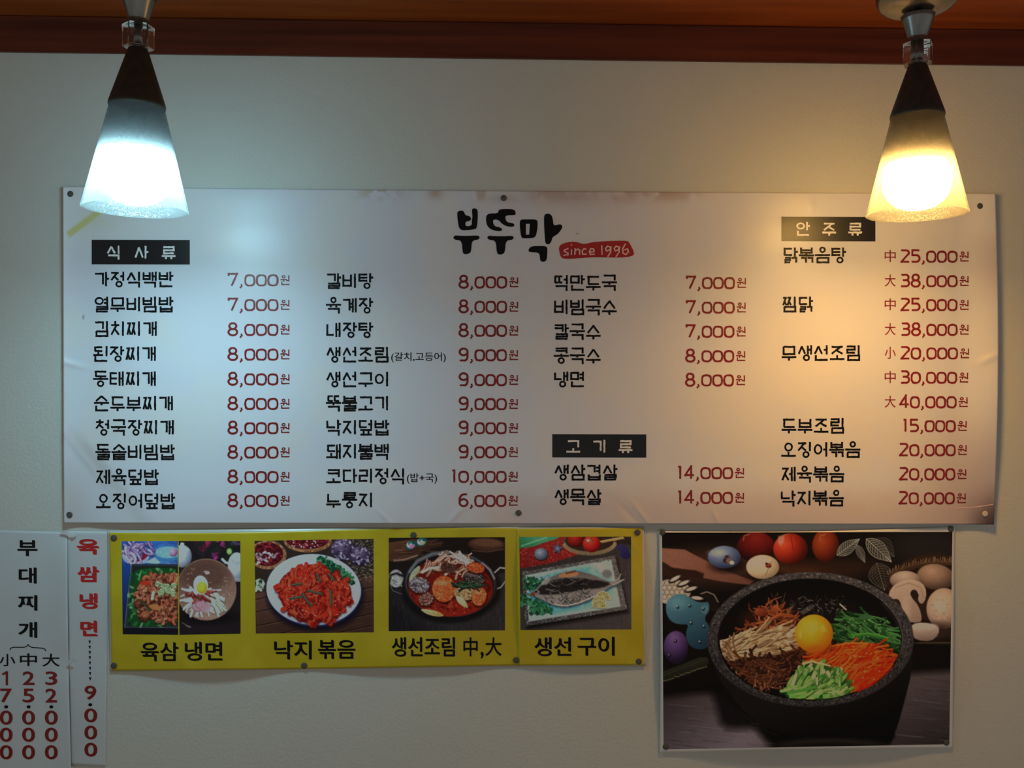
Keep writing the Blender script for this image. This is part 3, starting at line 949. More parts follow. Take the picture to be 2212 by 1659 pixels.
ys = empty('photo_menu_sheet', at(680, 1443, .004)); tag(ys, 'long yellow photo menu sheet picturing noodles, octopus and fish stew', 'photo menu', 'yellow photo menu sheets')
YS.grid('sheet', 220, 70, M['print'], ys, yellow_col, back=M['white_back'])
fs = empty('photo_menu_sheet', at(1255, 1437, .004)); tag(fs, 'short yellow photo menu sheet picturing a grilled fish on a platter', 'photo menu', 'yellow photo menu sheets')
FS.grid('sheet', 70, 70, M['print'], fs, yellow_col, back=M['white_back'])


M['film'] = mottled('laminate_film', rgb(196, 198, 190), rgb(206, 208, 200), 8, rough=0.22)
for sh, par, q in ((YS, ys, [(231, 1146), (1121, 1138), (1122, 1440), (237, 1452)]), (FS, fs, [(1118, 1139.5), (1391, 1138), (1395, 1440), (1121, 1440)])):
    fo = sh.grid('laminate_film', 90, 30, M['film'], par, None, lift=-0.0009, thick=0.0002, quad=q)
    fo['label'] = 'clear laminate edge'


CAPS = [(YS, ys, '육삼 냉면', (304, 1386, 481, 1429)), (YS, ys, '낙지 볶음', (592, 1382, 768, 1425)), (FS, fs, '생선 구이', (1154, 1375, 1328, 1418))]
for sh, par, t, b in CAPS:
    a, c = t.split(' ')
    wch = (b[2] - b[0]) / 4.32
    pl = gothic(a, b[0], b[1] + 1, b[0] + 2 * wch, b[3], .006, 1.8) + gothic(c, b[2] - 2 * wch, b[1], b[2], b[3] - 1, .006, 1.8)
    o = sh.polys('caption', pl, M['ink_black'], par, .00028); o['label'] = 'bold black caption ' + t
o = YS.polys('caption', gothic('생선조림', 846, 1376, 983, 1419, .006, 1.6) + gothic('中', 1001, 1377, 1032, 1418, .014) + gothic(',', 1038, 1408, 1045, 1423, .02) + gothic('大', 1048, 1377, 1084, 1417, .014), M['ink_black'], ys, .00028)
o['label'] = 'bold black caption 생선조림 中,大'

G = 'thumbtacks holding the yellow photo sheets'
for px, py, sh, l in ((246, 1162, YS, 'dark thumbtack in the yellow sheet corner above the noodle photo'), (246, 1438, YS, 'dark thumbtack in the yellow sheet corner below the noodle photo'),
                      (657, 1438, YS, 'dark thumbtack below the octopus caption'), (893, 1156, YS, 'dark thumbtack above the fish stew photo'), (1115, 1426, YS, 'dark thumbtack where the two yellow sheets overlap'),
                      (1377, 1150, FS, 'dark thumbtack in the yellow sheet corner above the grilled fish'), (1380, 1429, FS, 'dark thumbtack in the yellow sheet corner below the grilled fish')):
    tack(px, py, sh if px != 1115 else FS, l, G, r=.0060)


# ------------------------------------------------------------------ stone bowl poster
def poster_d(x, y):
    x = np.asarray(x, float); y = np.asarray(y, float)
    d = 0.003 + 0 * x
    h = 1.0
    for tx, ty in ((1430, 1150), (2054, 1143), (1438, 1613), (2044, 1604)):
        h = h * (1 - np.exp(-(((x - tx) / 120) ** 2 + ((y - ty) / 120) ** 2)))
    e = np.maximum(np.abs((x - 1742) / 318), np.abs((y - 1383) / 240))
    d += 0.0085 * h * (.35 + .65 * sstep(.3, 1.0, e) * sstep(1150, 1300, y))
    return d


PS = Sheet([(1423, 1147), (2063, 1137), (2058, 1617), (1425, 1627)], poster_d, lambda u, v: np.stack([3 * np.sin(np.pi * v) * (1 - u) * 1.0, 6 * np.sin(np.pi * u) * (1 - v) + 3 * np.sin(np.pi * u) * v * -.6], -1))
poster = empty('food_poster', at(1742, 1622, .004)); tag(poster, 'white bordered photo poster of a black stone bowl of rice toppings', 'poster')
PS.grid('sheet', 120, 90, M['white_back'], poster)
G = 'thumbtacks holding the stone bowl poster'
for px, py, l in ((1430.5, 1150, 'grey thumbtack in the poster corner beside the grilled fish sheet'), (2054, 1142.5, 'grey thumbtack in the poster corner above the printed mushrooms'),
                  (1438, 1613, 'grey thumbtack in the poster lower corner nearest the yellow sheets'), (2044.5, 1604, 'grey thumbtack in the poster lower corner below the printed mushrooms')):
    tack(px, py, PS, l, G, r=.0058)


# ------------------------------------------------------------------ white paper strips
def strip1_d(x, y):
    x = np.asarray(x, float)
    return 0.0022 + 0.004 * sstep(95, 150, x) * (1 - np.exp(-((np.asarray(y, float) - 1150) / 40) ** 2) - np.exp(-((np.asarray(y, float) - 1432) / 40) ** 2)).clip(0, 1) + 0.0006 * np.sin(y / 60.0)


def strip2_d(x, y):
    return 0.0014 + 0.0008 * np.sin(np.asarray(y, float) / 75.0) ** 2 + 0 * np.asarray(x, float)


S2 = Sheet([(143, 1147), (234, 1148), (228, 1657), (153, 1653)], strip2_d)
S1 = Sheet([(-70, 1143), (145, 1149), (154, 1675), (-70, 1668)], strip1_d, lambda u, v: np.stack([-2.0 * np.sin(np.pi * v) * u, 0 * u], -1))
p1 = empty('price_sheet', at(40, 1670, .002)); tag(p1, 'white paper price sheet with four black syllables over three red number columns', 'price sheet', 'white paper price sheets')
S1.grid('sheet', 40, 80, M['paper'], p1)
p2 = empty('price_sheet', at(190, 1655, .002)); tag(p2, 'narrow white paper strip with four red syllables and dotted line to price', 'price sheet', 'white paper price sheets')
S2.grid('sheet', 20, 80, M['paper'], p2)
Q = lambda zx, zy: (zx / 3.077, 1120 + zy / 3.077)


def strip_text(sh, par, name, items, mat, bold, fat=0.0):
    for t, a, b, c, d in items:
        (x0, y0), (x1, y1) = Q(a, b), Q(c, d)
        o = sh.polys(name, gothic(t, x0, y0, x1, y1, bold, fat), mat, par, .00028)
        o['label'] = 'lettering ' + t
    return o


strip_text(S1, p1, 'syllable', [('부', 115, 143, 250, 252), ('대', 124, 325, 244, 434), ('찌', 117, 508, 249, 614), ('개', 120, 686, 248, 795)], M['ink_black'], .012, 1.6)
strip_text(S1, p1, 'size_mark', [('小', -4, 900, 102, 982), ('中', 132, 896, 246, 982), ('大', 280, 898, 398, 984)], M['ink_black'], .012)
br = [(66, 875), (70, 862), (90, 856), (160, 856), (178, 850), (187, 838), (196, 850), (214, 857), (280, 862), (298, 868), (305, 882)]
S1.polys('brace_mark', stroke_polys([Q(*q) for q in br], 1.9, None, 0, step=3), M['ink_black'], p1, .00028)
for xs, ds in (((0, 82), '17'), ((146, 234), '25'), ((298, 384), '32')):
    c = (xs[0] + xs[1]) / 2
    it = [(ds[0], c - (30 if ds[0] == '1' else 40), 1016, c + (14 if ds[0] == '1' else 40), 1108), (ds[1], c - 40, 1130, c + 38, 1224)]
    it += [('0', c - 43, y, c + 43, y + 96) for y in (1276, 1390, 1506)]
    if ds[0] == '1':
        it = it[1:]
        xa, ya = Q(c, 1016); yb = Q(c, 1108)[1]
        S1.polys('digit', stroke_polys([(xa - 7.5, ya + 6.5), (xa + 1.5, ya + 1.5)], 4.6, None, 0, cap=1) + stroke_polys([(xa + 1.5, ya), (xa + 1.5, yb)], 5.2, None, 0), M['ink_red'], p1, .00028)
    o = strip_text(S1, p1, 'digit', it, M['ink_red'], .008, 1.2)
    cx, cy = Q(c, 1252)
    S1.polys('price_dot', [filled([[(cx + 4.4 * math.cos(k * .5236), cy + 3.4 * math.sin(k * .5236)) for k in range(12)]])], M['ink_black'], p1, .00028)
strip_text(S2, p2, 'syllable', [('육', 511, 135, 660, 243), ('쌈', 512, 316, 661, 425), ('냉', 528, 495, 650, 604), ('면', 533, 677, 650, 785)], M['ink_scarlet'], .016, 2.6)
pl = []
for k in range(8):
    x, y = Q(595 + k * .5, 811 + k * 35)
    pl.append(([(x - 2.6, y), (x + 2.8, y), (x + .8, y + 7.5)], [[0, 1, 2]]))
S2.polys('dotted_line', pl, M['ink_black'], p2, .00028)
o = strip_text(S2, p2, 'digit', [('9', 562, 1110, 640, 1206), ('0', 560, 1262, 646, 1356), ('0', 561, 1376, 646, 1470), ('0', 561, 1490, 647, 1584)], M['ink_red'], .008, 1.2)
cx, cy = Q(600, 1238)
S2.polys('price_dot', [filled([[(cx + 4.4 * math.cos(k * .5236), cy + 3.4 * math.sin(k * .5236)) for k in range(12)]])], M['ink_black'], p2, .00028)


def tape_bit(px_poly, d, label):
    v, f = filled([px_poly])
    bm = bmesh.new()
    n = len(px_poly)
    a = [bm.verts.new(at(x, y, d)) for x, y in v]
    b = [bm.verts.new(at(x, y, d + .0003)) for x, y in v]
    for t in f:
        bm.faces.new([a[i] for i in t]); bm.faces.new([b[i] for i in t][::-1])
    for i in range(n):
        j = (i + 1) % n
        bm.faces.new((a[i], a[j], b[j], b[i]))
    bmesh.ops.recalc_face_normals(bm, faces=bm.faces)
    o = from_bm('adhesive_tape', bm, M['tape'])
    tag(o, label, 'tape', 'bits of tape on the paper strips')


tape_bit([Q(*q) for q in ((402, 82), (438, 80), (452, 92), (470, 100), (515, 88), (505, 108), (480, 122), (470, 110), (445, 108), (430, 100), (404, 98))], .0068, 'torn clear tape bit joining the two paper strips at their top')
tape_bit([Q(*q) for q in ((444, 945), (470, 940), (492, 948), (490, 962), (466, 966), (446, 960))], .0068, 'small clear tape bit joining the two paper strips beside the size marks')


# ------------------------------------------------------------------ printed food photographs
class Art:
    """a picture painted into an array; all coordinates are in units of an enlarged crop (x / k + ox, y / k + oy = photo pixel)"""
    def __init__(self, x0, y0, x1, y1, k, ox, oy, res=1.0, seed=1, base=(20, 16, 15)):
        self.k, self.ox, self.oy, self.x0, self.y0 = k, ox, oy, x0, y0
        self.s = k / res                     # crop units per cell
        w = int((x1 - x0) / self.s) + 2; h = int((y1 - y0) / self.s) + 2
        self.X, self.Y = np.meshgrid(x0 + np.arange(w) * self.s, y0 + np.arange(h) * self.s)
        self.C = np.zeros((h, w, 3)) + np.array(base, float)
        self.R = random.Random(seed)
        self.w, self.h = w, h

    def win(self, x0, y0, x1, y1):
        i0 = max(0, int((x0 - self.x0) / self.s) - 1); i1 = min(self.w, int((x1 - self.x0) / self.s) + 3)
        j0 = max(0, int((y0 - self.y0) / self.s) - 1); j1 = min(self.h, int((y1 - self.y0) / self.s) + 3)
        if i1 <= i0 or j1 <= j0: return None
        return slice(j0, j1), slice(i0, i1)

    def put(self, sl, a, col):
        c = self.C[sl]
        col = np.asarray(col, float)
        self.C[sl] = c * (1 - a[..., None]) + col * a[..., None]

    def grad(self, X, Y, col, col2, g):
        if col2 is None: return np.asarray(col, float)
        (gx0, gy0), (gx1, gy1) = g
        t = np.clip(((X - gx0) * (gx1 - gx0) + (Y - gy0) * (gy1 - gy0)) / ((gx1 - gx0) ** 2 + (gy1 - gy0) ** 2), 0, 1)[..., None]
        return np.asarray(col, float) * (1 - t) + np.asarray(col2, float) * t

    def ell(self, cx, cy, rx, ry, col, soft=4, a=1.0, rot=0.0, col2=None, g=None, clip=None):
        m = max(rx, ry) + soft
        sl = self.win(cx - m, cy - m, cx + m, cy + m)
        if sl is None: return
        X, Y = self.X[sl], self.Y[sl]
        c, s = math.cos(rot), math.sin(rot)
        dx, dy = X - cx, Y - cy
        u, v = dx * c + dy * s, -dx * s + dy * c
        r = np.sqrt((u / rx) ** 2 + (v / ry) ** 2 + 1e-9)
        d = (r - 1) * min(rx, ry)
        al = np.clip(.5 - d / max(soft, self.s), 0, 1) * a
        if clip is not None: al = al * clip(X, Y)
        self.put(sl, al, self.grad(X, Y, col, col2, g))

    def ball(self, cx, cy, rx, ry, lit, mid, dark, hl=(-.35, -.4), soft=4, rot=0.0, a=1.0):
        """a rounded thing: three tones around a lit point"""
        m = max(rx, ry) + soft
        sl = self.win(cx - m, cy - m, cx + m, cy + m)
        if sl is None: return
        X, Y = self.X[sl], self.Y[sl]
        c, s = math.cos(rot), math.sin(rot)
        u = ((X - cx) * c + (Y - cy) * s) / rx; v = (-(X - cx) * s + (Y - cy) * c) / ry
        r = np.sqrt(u * u + v * v)
        al = np.clip(.5 - (r - 1) * min(rx, ry) / max(soft, self.s), 0, 1) * a
        q = np.sqrt((u - hl[0]) ** 2 + (v - hl[1]) ** 2)
        t = np.clip(q / 1.45, 0, 1)[..., None]
        lit, mid, dark = (np.asarray(z, float) for z in (lit, mid, dark))
        col = np.where(t < .5, lit + (mid - lit) * t * 2, mid + (dark - mid) * (t - .5) * 2)
        self.put(sl, al, col)

    def poly(self, pts, col, soft=4, a=1.0, col2=None, g=None, smooth=0, clip=None):
        if smooth: pts = chaikin(pts, smooth)
        P = np.array(pts, float)
        sl = self.win(P[:, 0].min() - soft, P[:, 1].min() - soft, P[:, 0].max() + soft, P[:, 1].max() + soft)
        if sl is None: return
        X, Y = self.X[sl], self.Y[sl]
        d2 = np.full(X.shape, 1e12); ins = np.zeros(X.shape, bool)
        for (ax, ay), (bx, by) in zip(P, np.roll(P, -1, 0)):
            ex, ey = bx - ax, by - ay
            t = np.clip(((X - ax) * ex + (Y - ay) * ey) / (ex * ex + ey * ey + 1e-9), 0, 1)
            d2 = np.minimum(d2, (X - ax - t * ex) ** 2 + (Y - ay - t * ey) ** 2)
            cr = ((ay > Y) != (by > Y)) & (X < (bx - ax) * (Y - ay) / (by - ay + 1e-12) + ax)
            ins ^= cr
        d = np.sqrt(d2) * np.where(ins, -1, 1)
        al = np.clip(.5 - d / max(soft, self.s), 0, 1) * a
        if clip is not None: al = al * clip(X, Y)
        self.put(sl, al, self.grad(X, Y, col, col2, g))

    def line(self, pts, w, col, soft=2.5, a=1.0, w2=None, clip=None):
        P = np.array(pts, float)
        m = max(w, w2 or 0) + soft
        sl = self.win(P[:, 0].min() - m, P[:, 1].min() - m, P[:, 0].max() + m, P[:, 1].max() + m)
        if sl is None: return
        X, Y = self.X[sl], self.Y[sl]
        best = np.full(X.shape, 1e12); n = len(P) - 1
        for i in range(n):
            (ax, ay), (bx, by) = P[i], P[i + 1]
            ex, ey = bx - ax, by - ay
            t = np.clip(((X - ax) * ex + (Y - ay) * ey) / (ex * ex + ey * ey + 1e-9), 0, 1)
            ww = w if w2 is None else w + (w2 - w) * (i + t) / n
            best = np.minimum(best, np.sqrt((X - ax - t * ex) ** 2 + (Y - ay - t * ey) ** 2) - ww / 2)
        al = np.clip(.5 - best / max(soft, self.s), 0, 1) * a
        if clip is not None: al = al * clip(X, Y)
        self.put(sl, al, col)

    def grain(self, amp, sc, sx=1.0, sy=1.0, region=None, rot=0.0):
        X, Y = self.X, self.Y
        c, s = math.cos(rot), math.sin(rot)
        n = vnoise((X * c + Y * s) * sx, (-X * s + Y * c) * sy, sc, 3) - .5
        m = 1.0 if region is None else region(X, Y)
        self.C = np.clip(self.C * (1 + amp * 2 * (n * m)[..., None]), 0, 255)

    def speck(self, cx, cy, rx, ry, n, r, cols, hollow=0.0, a=.8):
        for _ in range(n):
            t = self.R.uniform(0, 6.283); q = math.sqrt(self.R.uniform(hollow ** 2, 1))
            self.ell(cx + rx * q * math.cos(t), cy + ry * q * math.sin(t), r * self.R.uniform(.5, 1.3), r * self.R.uniform(.4, 1), self.R.choice(cols), 2, a, self.R.uniform(0, 3))

    def inside(self, poly, x, y):
        ins = False
        for (ax, ay), (bx, by) in zip(poly, poly[1:] + poly[:1]):
            if (ay > y) != (by > y) and x < (bx - ax) * (y - ay) / (by - ay) + ax: ins = not ins
        return ins

    def strands(self, poly, n, ang, spread, length, w, cols, curve=.3, dark=None, light=None, sort=True, taper=.7, ha=.5, clip=None):
        """many noodle- or shred-like strokes inside a polygon, far ones first"""
        R = self.R
        xs = [p[0] for p in poly]; ys = [p[1] for p in poly]
        S = []
        while len(S) < n:
            x, y = R.uniform(min(xs), max(xs)), R.uniform(min(ys), max(ys))
            if self.inside(poly, x, y): S.append((x, y))
        if sort: S.sort(key=lambda q: q[1])
        for x, y in S:
            an = ang(x, y) if callable(ang) else ang
            an += R.uniform(-spread, spread)
            L = length * R.uniform(.6, 1.25); cv = R.uniform(-curve, curve)
            pts = []
            for i in range(6):
                t = i / 5 - .5
                b = an + cv * t * 2
                pts.append((x + L * t * math.cos(b), y + L * t * math.sin(b)))
            ww = w * R.uniform(.75, 1.25)
            c = np.array(R.choice(cols), float) * R.uniform(.85, 1.12)
            if dark is not None: self.line([(p[0] + w * .12, p[1] + w * .35) for p in pts], ww * 1.25, dark, w * .6, .75, ww * taper, clip)
            self.line(pts, ww, c, 2.5, 1.0, ww * taper, clip)
            if light is not None: self.line([(p[0], p[1] - ww * .22) for p in pts[1:-1]], ww * .28, light, 2.2, ha, None, clip)

    def blur(self, n=1, region=None):
        C = self.C
        for _ in range(n):
            P = np.pad(C, ((1, 1), (1, 1), (0, 0)), mode='edge')
            C = (P[:-2, 1:-1] + P[2:, 1:-1] + P[1:-1, :-2] + P[1:-1, 2:] + 2 * P[1:-1, 1:-1]) / 6
        if region is None: self.C = C
        else:
            m = region(self.X, self.Y)[..., None]
            self.C = self.C * (1 - m) + C * m

    def sampler(self, gain):
        L = np.clip(lin(np.clip(self.C, 0, 255)) * np.array(gain), 0, .93)

        def f(px, py):
            X = ((px - self.ox) * self.k - self.x0) / self.s; Y = ((py - self.oy) * self.k - self.y0) / self.s
            X = np.clip(X, 0, self.w - 1.001); Y = np.clip(Y, 0, self.h - 1.001)
            i, j = X.astype(int), Y.astype(int); a, b = (X - i)[..., None], (Y - j)[..., None]
            return (L[j, i] * (1 - a) + L[j, i + 1] * a) * (1 - b) + (L[j + 1, i] * (1 - a) + L[j + 1, i + 1] * a) * b
        return f


def hang(art, sheet, parent, quad, gain, label, nx, ny):
    q = [(x / art.k + art.ox, y / art.k + art.oy) for x, y in quad]
    o = sheet.grid('food_photo', nx, ny, M['paper_print'], parent, art.sampler(gain), lift=0.00026, thick=0, quad=q)
    o['label'] = label
    return o


def rough_ring(A, cx, cy, rx, ry, n, seed_cols, jitter=.012, w=6):
    R = A.R
    for _ in range(n):
        t = R.uniform(0, 6.283); q = 1 + R.uniform(-jitter, jitter)
        x, y = cx + rx * q * math.cos(t), cy + ry * q * math.sin(t)
        A.ell(x, y, R.uniform(2, w), R.uniform(2, w * .7), R.choice(seed_cols), 2.5, R.uniform(.3, .8), R.uniform(0, 3))


# ---- the stone bowl
def paint_bowl():
    A = Art(60, 60, 2110, 1610, 3.16, 1400, 1120, 1.15, 5, (17, 13, 12))
    R = A.R
    # table top, left and right, with grain
    A.poly([(60, 1230), (300, 1200), (520, 1190), (700, 1400), (870, 1610), (60, 1610)], (66, 56, 58), 60, 1, (122, 112, 122), ((250, 1180), (560, 1560)))
    A.poly([(1500, 1300), (1760, 1060), (2110, 1040), (2110, 1610), (1400, 1610)], (88, 78, 80), 60, 1, (48, 42, 44), ((1780, 1150), (1900, 1600)))
    for _ in range(170):
        if R.random() < .5: x, y, dy = R.uniform(60, 800), R.uniform(1220, 1600), .10
        else: x, y, dy = R.uniform(1650, 2110), R.uniform(1090, 1600), .10
        L = R.uniform(60, 260)
        A.line([(x, y), (x + L, y + L * dy)], R.uniform(2, 7), R.choice([(30, 24, 26), (46, 38, 40), (150, 140, 148), (110, 100, 106)]), 5, R.uniform(.12, .4))
    A.poly([(400, 1100), (600, 1180), (760, 1420), (660, 1440), (500, 1430), (470, 1300)], (12, 9, 10), 70, .9, smooth=1)
    # brown dusk behind
    A.ell(420, 330, 420, 120, (62, 40, 32), 120, .9)
    A.ell(1050, 360, 300, 60, (84, 48, 30), 90, .7)
    A.ell(1900, 200, 260, 120, (34, 30, 31), 120, .9)
    A.ell(1400, 330, 200, 60, (44, 30, 24), 80, .8)
    # bark sheet
    A.poly([(60, 200), (250, 212), (330, 255), (420, 300), (560, 370), (725, 425), (690, 452), (620, 446), (500, 430), (375, 405), (385, 375), (320, 352), (180, 345), (110, 300), (60, 290)], (140, 96, 82), 8, 1, (110, 72, 60), ((200, 200), (600, 460)))
    for _ in range(40):
        x, y = R.uniform(90, 620), R.uniform(220, 430)
        A.line([(x, y), (x + R.uniform(30, 90), y + R.uniform(10, 40))], R.uniform(2, 5), R.choice([(90, 56, 46), (176, 128, 112), (120, 80, 68)]), 4, .3, clip=lambda X, Y: ((Y > 195 + (X - 60) * .22) & (Y < 345 + np.maximum(0, X - 330) * .27)) * 1.0)
    A.poly([(120, 330), (250, 345), (330, 360), (370, 385), (378, 415), (300, 400), (180, 400)], (44, 26, 20), 8, .9)
    # tomatoes
    A.ball(735, 195, 128, 105, (120, 34, 30), (92, 20, 18), (34, 8, 8), (.0, -.6), 8)
    A.ball(972, 208, 118, 106, (206, 84, 58), (150, 42, 26), (60, 14, 10), (-.45, -.35), 8)
    A.ball(1212, 185, 92, 112, (150, 66, 34), (112, 40, 20), (44, 14, 8), (-.3, -.3), 8)
    A.poly([(890, 120), (930, 118), (925, 160), (905, 185), (885, 165)], (206, 170, 160), 16, .6)
    for x in (650, 905, 1170):
        A.line([(x, 150), (x + 6, 118), (x + 40, 108)], 6, (150, 110, 90), 4, .8)
    A.line([(972, 108), (985, 180), (990, 215)], 5, (90, 24, 16), 5, .6)
    # pebbles
    A.ell(535, 320, 110, 50, (14, 10, 10), 40, .8)
    A.ball(520, 264, 112, 77, (150, 166, 200), (96, 114, 156), (44, 52, 84), (-.3, -.45), 5)
    A.ell(470, 235, 55, 22, (176, 190, 214), 24, .5); A.ell(560, 300, 40, 20, (70, 84, 124), 20, .6)
    for dx, dy, r, c in ((540, 268, 22, (86, 66, 74)), (528, 290, 18, (60, 44, 50)), (552, 288, 20, (120, 96, 96)), (572, 302, 16, (190, 190, 196)), (536, 262, 7, (24, 20, 24)), (520, 280, 6, (24, 20, 24))):
        A.ell(dx, dy, r, r * .85, c, 5)
    A.ell(800, 395, 110, 40, (18, 12, 10), 40, .8)
    A.ball(782, 331, 112, 82, (228, 216, 196), (204, 190, 164), (140, 120, 96), (-.3, -.3), 5)
    A.ell(745, 345, 50, 30, (196, 190, 140), 30, .35)
    A.line([(830, 300), (822, 340), (800, 390)], 3, (70, 56, 48), 3, .8); A.line([(845, 295), (830, 330)], 3, (70, 56, 48), 3, .8)
    A.ell(822, 322, 22, 17, (132, 62, 48), 4); A.ell(808, 308, 9, 8, (50, 30, 28), 3); A.ell(832, 330, 5, 5, (40, 20, 18), 2); A.ell(816, 326, 4, 4, (40, 20, 18), 2)
    # skeleton leaves
    def leaf(x0, y0, x1, y1, wd, col, a):
        ex, ey = x1 - x0, y1 - y0; L = math.hypot(ex, ey); tx, ty = ex / L, ey / L; nx, ny = -ty, tx
        prof = lambda t: wd * math.sin(math.pi * min(1, max(0, t)) ** .8)
        P = lambda t, s: (x0 + ex * t + nx * prof(t) * s, y0 + ey * t + ny * prof(t) * s)
        A.poly([P(t / 12, 1) for t in range(13)] + [P(t / 12, -1) for t in range(12, -1, -1)], col, 5, a * .16)
        A.line([P(t / 12, 1) for t in range(13)], 4, col, 3, a * .9); A.line([P(t / 12, -1) for t in range(13)], 4, col, 3, a * .9)
        A.line([(x0, y0), (x1, y1)], 5, col, 3, a)
        for i in range(1, 11):
            t = i / 11
            for s in (1, -1): A.line([P(t, 0), P(min(1, t + .16), s * .95)], 3, col, 3, a * .9)
        for s in (.35, .68, -.35, -.68):
            A.line([P(t / 10, s) for t in range(1, 10)], 2.6, col, 3, a * .7)
    leaf(1290, 250, 1442, 140, 42, (150, 160, 158), .95)
    leaf(1490, 140, 1660, 295, 56, (166, 172, 168), .95)
    leaf(1425, 180, 1480, 300, 26, (120, 126, 124), .8)
    leaf(1550, 140, 1680, 260, 60, (90, 94, 92), .6)
    leaf(1560, 305, 1615, 490, 78, (112, 110, 104), .75)
    # basket with mushrooms
    A.ell(1960, 470, 330, 230, (46, 32, 25), 20, 1)
    A.ell(1970, 420, 300, 130, (28, 19, 16), 40, .9)
    for i in range(54):
        x = 1640 + i * 9.0; yb = 385 - 85 * math.sin(min(1, (x - 1630) / 330.) * 1.5)
        A.line([(x, yb), (x + R.uniform(-8, 8), yb - R.uniform(20, 42))], 4, R.choice([(150, 122, 92), (120, 92, 68), (170, 140, 110)]), 3, .75)
        A.line([(x, yb), (x + 14, yb + 18)], 5, (98, 74, 56), 4, .6)
    A.ball(1965, 400, 130, 88, (176, 150, 130), (134, 110, 96), (60, 46, 40), (-.3, -.4), 6, .15)
    A.ball(1755, 420, 105, 62, (196, 178, 166), (160, 142, 132), (90, 74, 66), (-.1, -.5), 6)
    A.poly([(1640, 510), (1680, 450), (1760, 415), (1840, 420), (1895, 465), (1900, 540), (1870, 590), (1840, 560), (1850, 510), (1800, 490), (1790, 530), (1850, 600), (1872, 690), (1850, 712), (1770, 708), (1740, 640), (1720, 560), (1690, 545), (1650, 560)], (190, 172, 158), 5, 1, (150, 128, 114), ((1700, 430), (1840, 720)), 1)
    A.ell(1815, 512, 24, 26, (40, 28, 24), 8); A.ell(1760, 620, 30, 80, (206, 190, 176), 40, .5)
    A.line([(1690, 470), (1780, 440), (1860, 470), (1880, 540)], 8, (140, 118, 104), 8, .6)
    A.ball(2020, 615, 120, 140, (214, 196, 178), (182, 160, 142), (88, 68, 58), (-.2, -.2), 6)
    for _ in range(14): A.ell(R.uniform(1930, 2070), R.uniform(520, 700), R.uniform(4, 14), 5, (150, 126, 108), 5, .5)
    A.ell(1960, 770, 140, 60, (60, 42, 38), 50, .8)
    A.poly([(1800, 720), (1880, 708), (1985, 735), (1985, 790), (1930, 840), (1830, 830), (1800, 790)], (196, 182, 172), 6, 1, (120, 96, 88), ((1880, 740), (1890, 850)), 1)
    A.ell(1885, 735, 90, 20, (214, 200, 190), 8, .8)
    A.line([(1800, 850), (2075, 852)], 12, (58, 46, 38), 8, .9); A.line([(1850, 848), (2075, 846)], 4, (112, 92, 74), 4, .7)
    # left toys: shell, blue and violet velvet
    A.ell(160, 500, 130, 85, (182, 172, 158), 8)
    for i in range(8):
        for j in range(4):
            cx, cy = 95 + i * 34 + (j % 2) * 17, 440 + j * 32
            if ((cx - 160) / 125) ** 2 + ((cy - 500) / 80) ** 2 < 1:
                A.line([(cx + 18 * math.cos(t * 1.047), cy + 18 * math.sin(t * 1.047)) for t in range(7)], 3, (84, 72, 64), 3, .8)
    for x, y, r in ((180, 415, -.5), (240, 445, -.4), (290, 485, -.3), (330, 548, .1)):
        A.ell(x, y, 46, 20, (20, 16, 16), 6, 1, r); A.ell(x + 4, y - 5, 40, 12, (190, 184, 176), 6, 1, r)
    A.poly([(360, 505), (420, 498), (470, 540), (485, 600), (470, 640), (420, 620), (400, 560)], (26, 22, 21), 6); A.line([(360, 515), (400, 500), (450, 520), (478, 570)], 8, (150, 142, 134), 5, .8)
    A.poly([(120, 640), (125, 560), (190, 515), (260, 520), (320, 565), (370, 575), (415, 566), (418, 620), (380, 690), (420, 730), (425, 840), (400, 890), (330, 895), (270, 860), (255, 780), (280, 720), (210, 725), (150, 700)], (78, 128, 150), 7, 1, (30, 56, 76), ((180, 540), (360, 880)), 2)
    A.ell(200, 580, 60, 42, (112, 164, 182), 40, .5); A.ell(390, 620, 26, 30, (104, 150, 170), 20, .5)
    for x, y in ((200, 602), (283, 594), (375, 615), (292, 712), (380, 735), (352, 842)):
        A.ell(x + 3, y + 4, 11, 12, (22, 36, 50), 4, .8); A.ell(x - 2, y - 3, 5, 5, (190, 206, 214), 3, .9)
    A.ball(190, 880, 84, 112, (120, 92, 150), (84, 60, 112), (34, 22, 48), (-.2, -.6), 7)
    for x, y in ((187, 838), (144, 935)):
        A.ell(x, y, 11, 12, (24, 14, 34), 4, .9); A.ell(x - 3, y - 4, 4, 4, (200, 190, 214), 3, .9)
    A.poly([(60, 1060), (220, 1000), (400, 930), (420, 1000), (330, 1040), (240, 1080), (60, 1125)], (48, 50, 38), 8, 1, (24, 26, 20), ((200, 980), (240, 1100)), 1)
    for i in range(16): A.ell(110 + i * 19, 1108 - i * 6.5 + R.uniform(-4, 4), 9, 4, (136, 128, 84), 4, .7)
    A.line([(110, 1070), (390, 960)], 3, (70, 72, 56), 3, .7)
    # bowl body and foot
    A.poly([(408, 840), (440, 1000), (520, 1150), (640, 1300), (800, 1440), (900, 1570), (1640, 1570), (1700, 1430), (1750, 1250), (1800, 1050), (1812, 850)], (24, 21, 21), 8, 1, (10, 9, 9), ((900, 1250), (1000, 1560)), 1)
    A.poly([(620, 1330), (830, 1480), (900, 1610), (1600, 1610), (1720, 1440), (1500, 1500), (1100, 1500), (800, 1440)], (9, 8, 8), 20, .9, smooth=1)
    A.ell(1250, 1560, 380, 60, (44, 39, 34), 26, .8); A.ell(1250, 1595, 400, 60, (12, 10, 10), 26, .9)
    A.line([(640, 1330), (760, 1430), (880, 1480)], 10, (40, 36, 36), 14, .5)
    # rim of rough stone
    cx, cy = 1108, 826
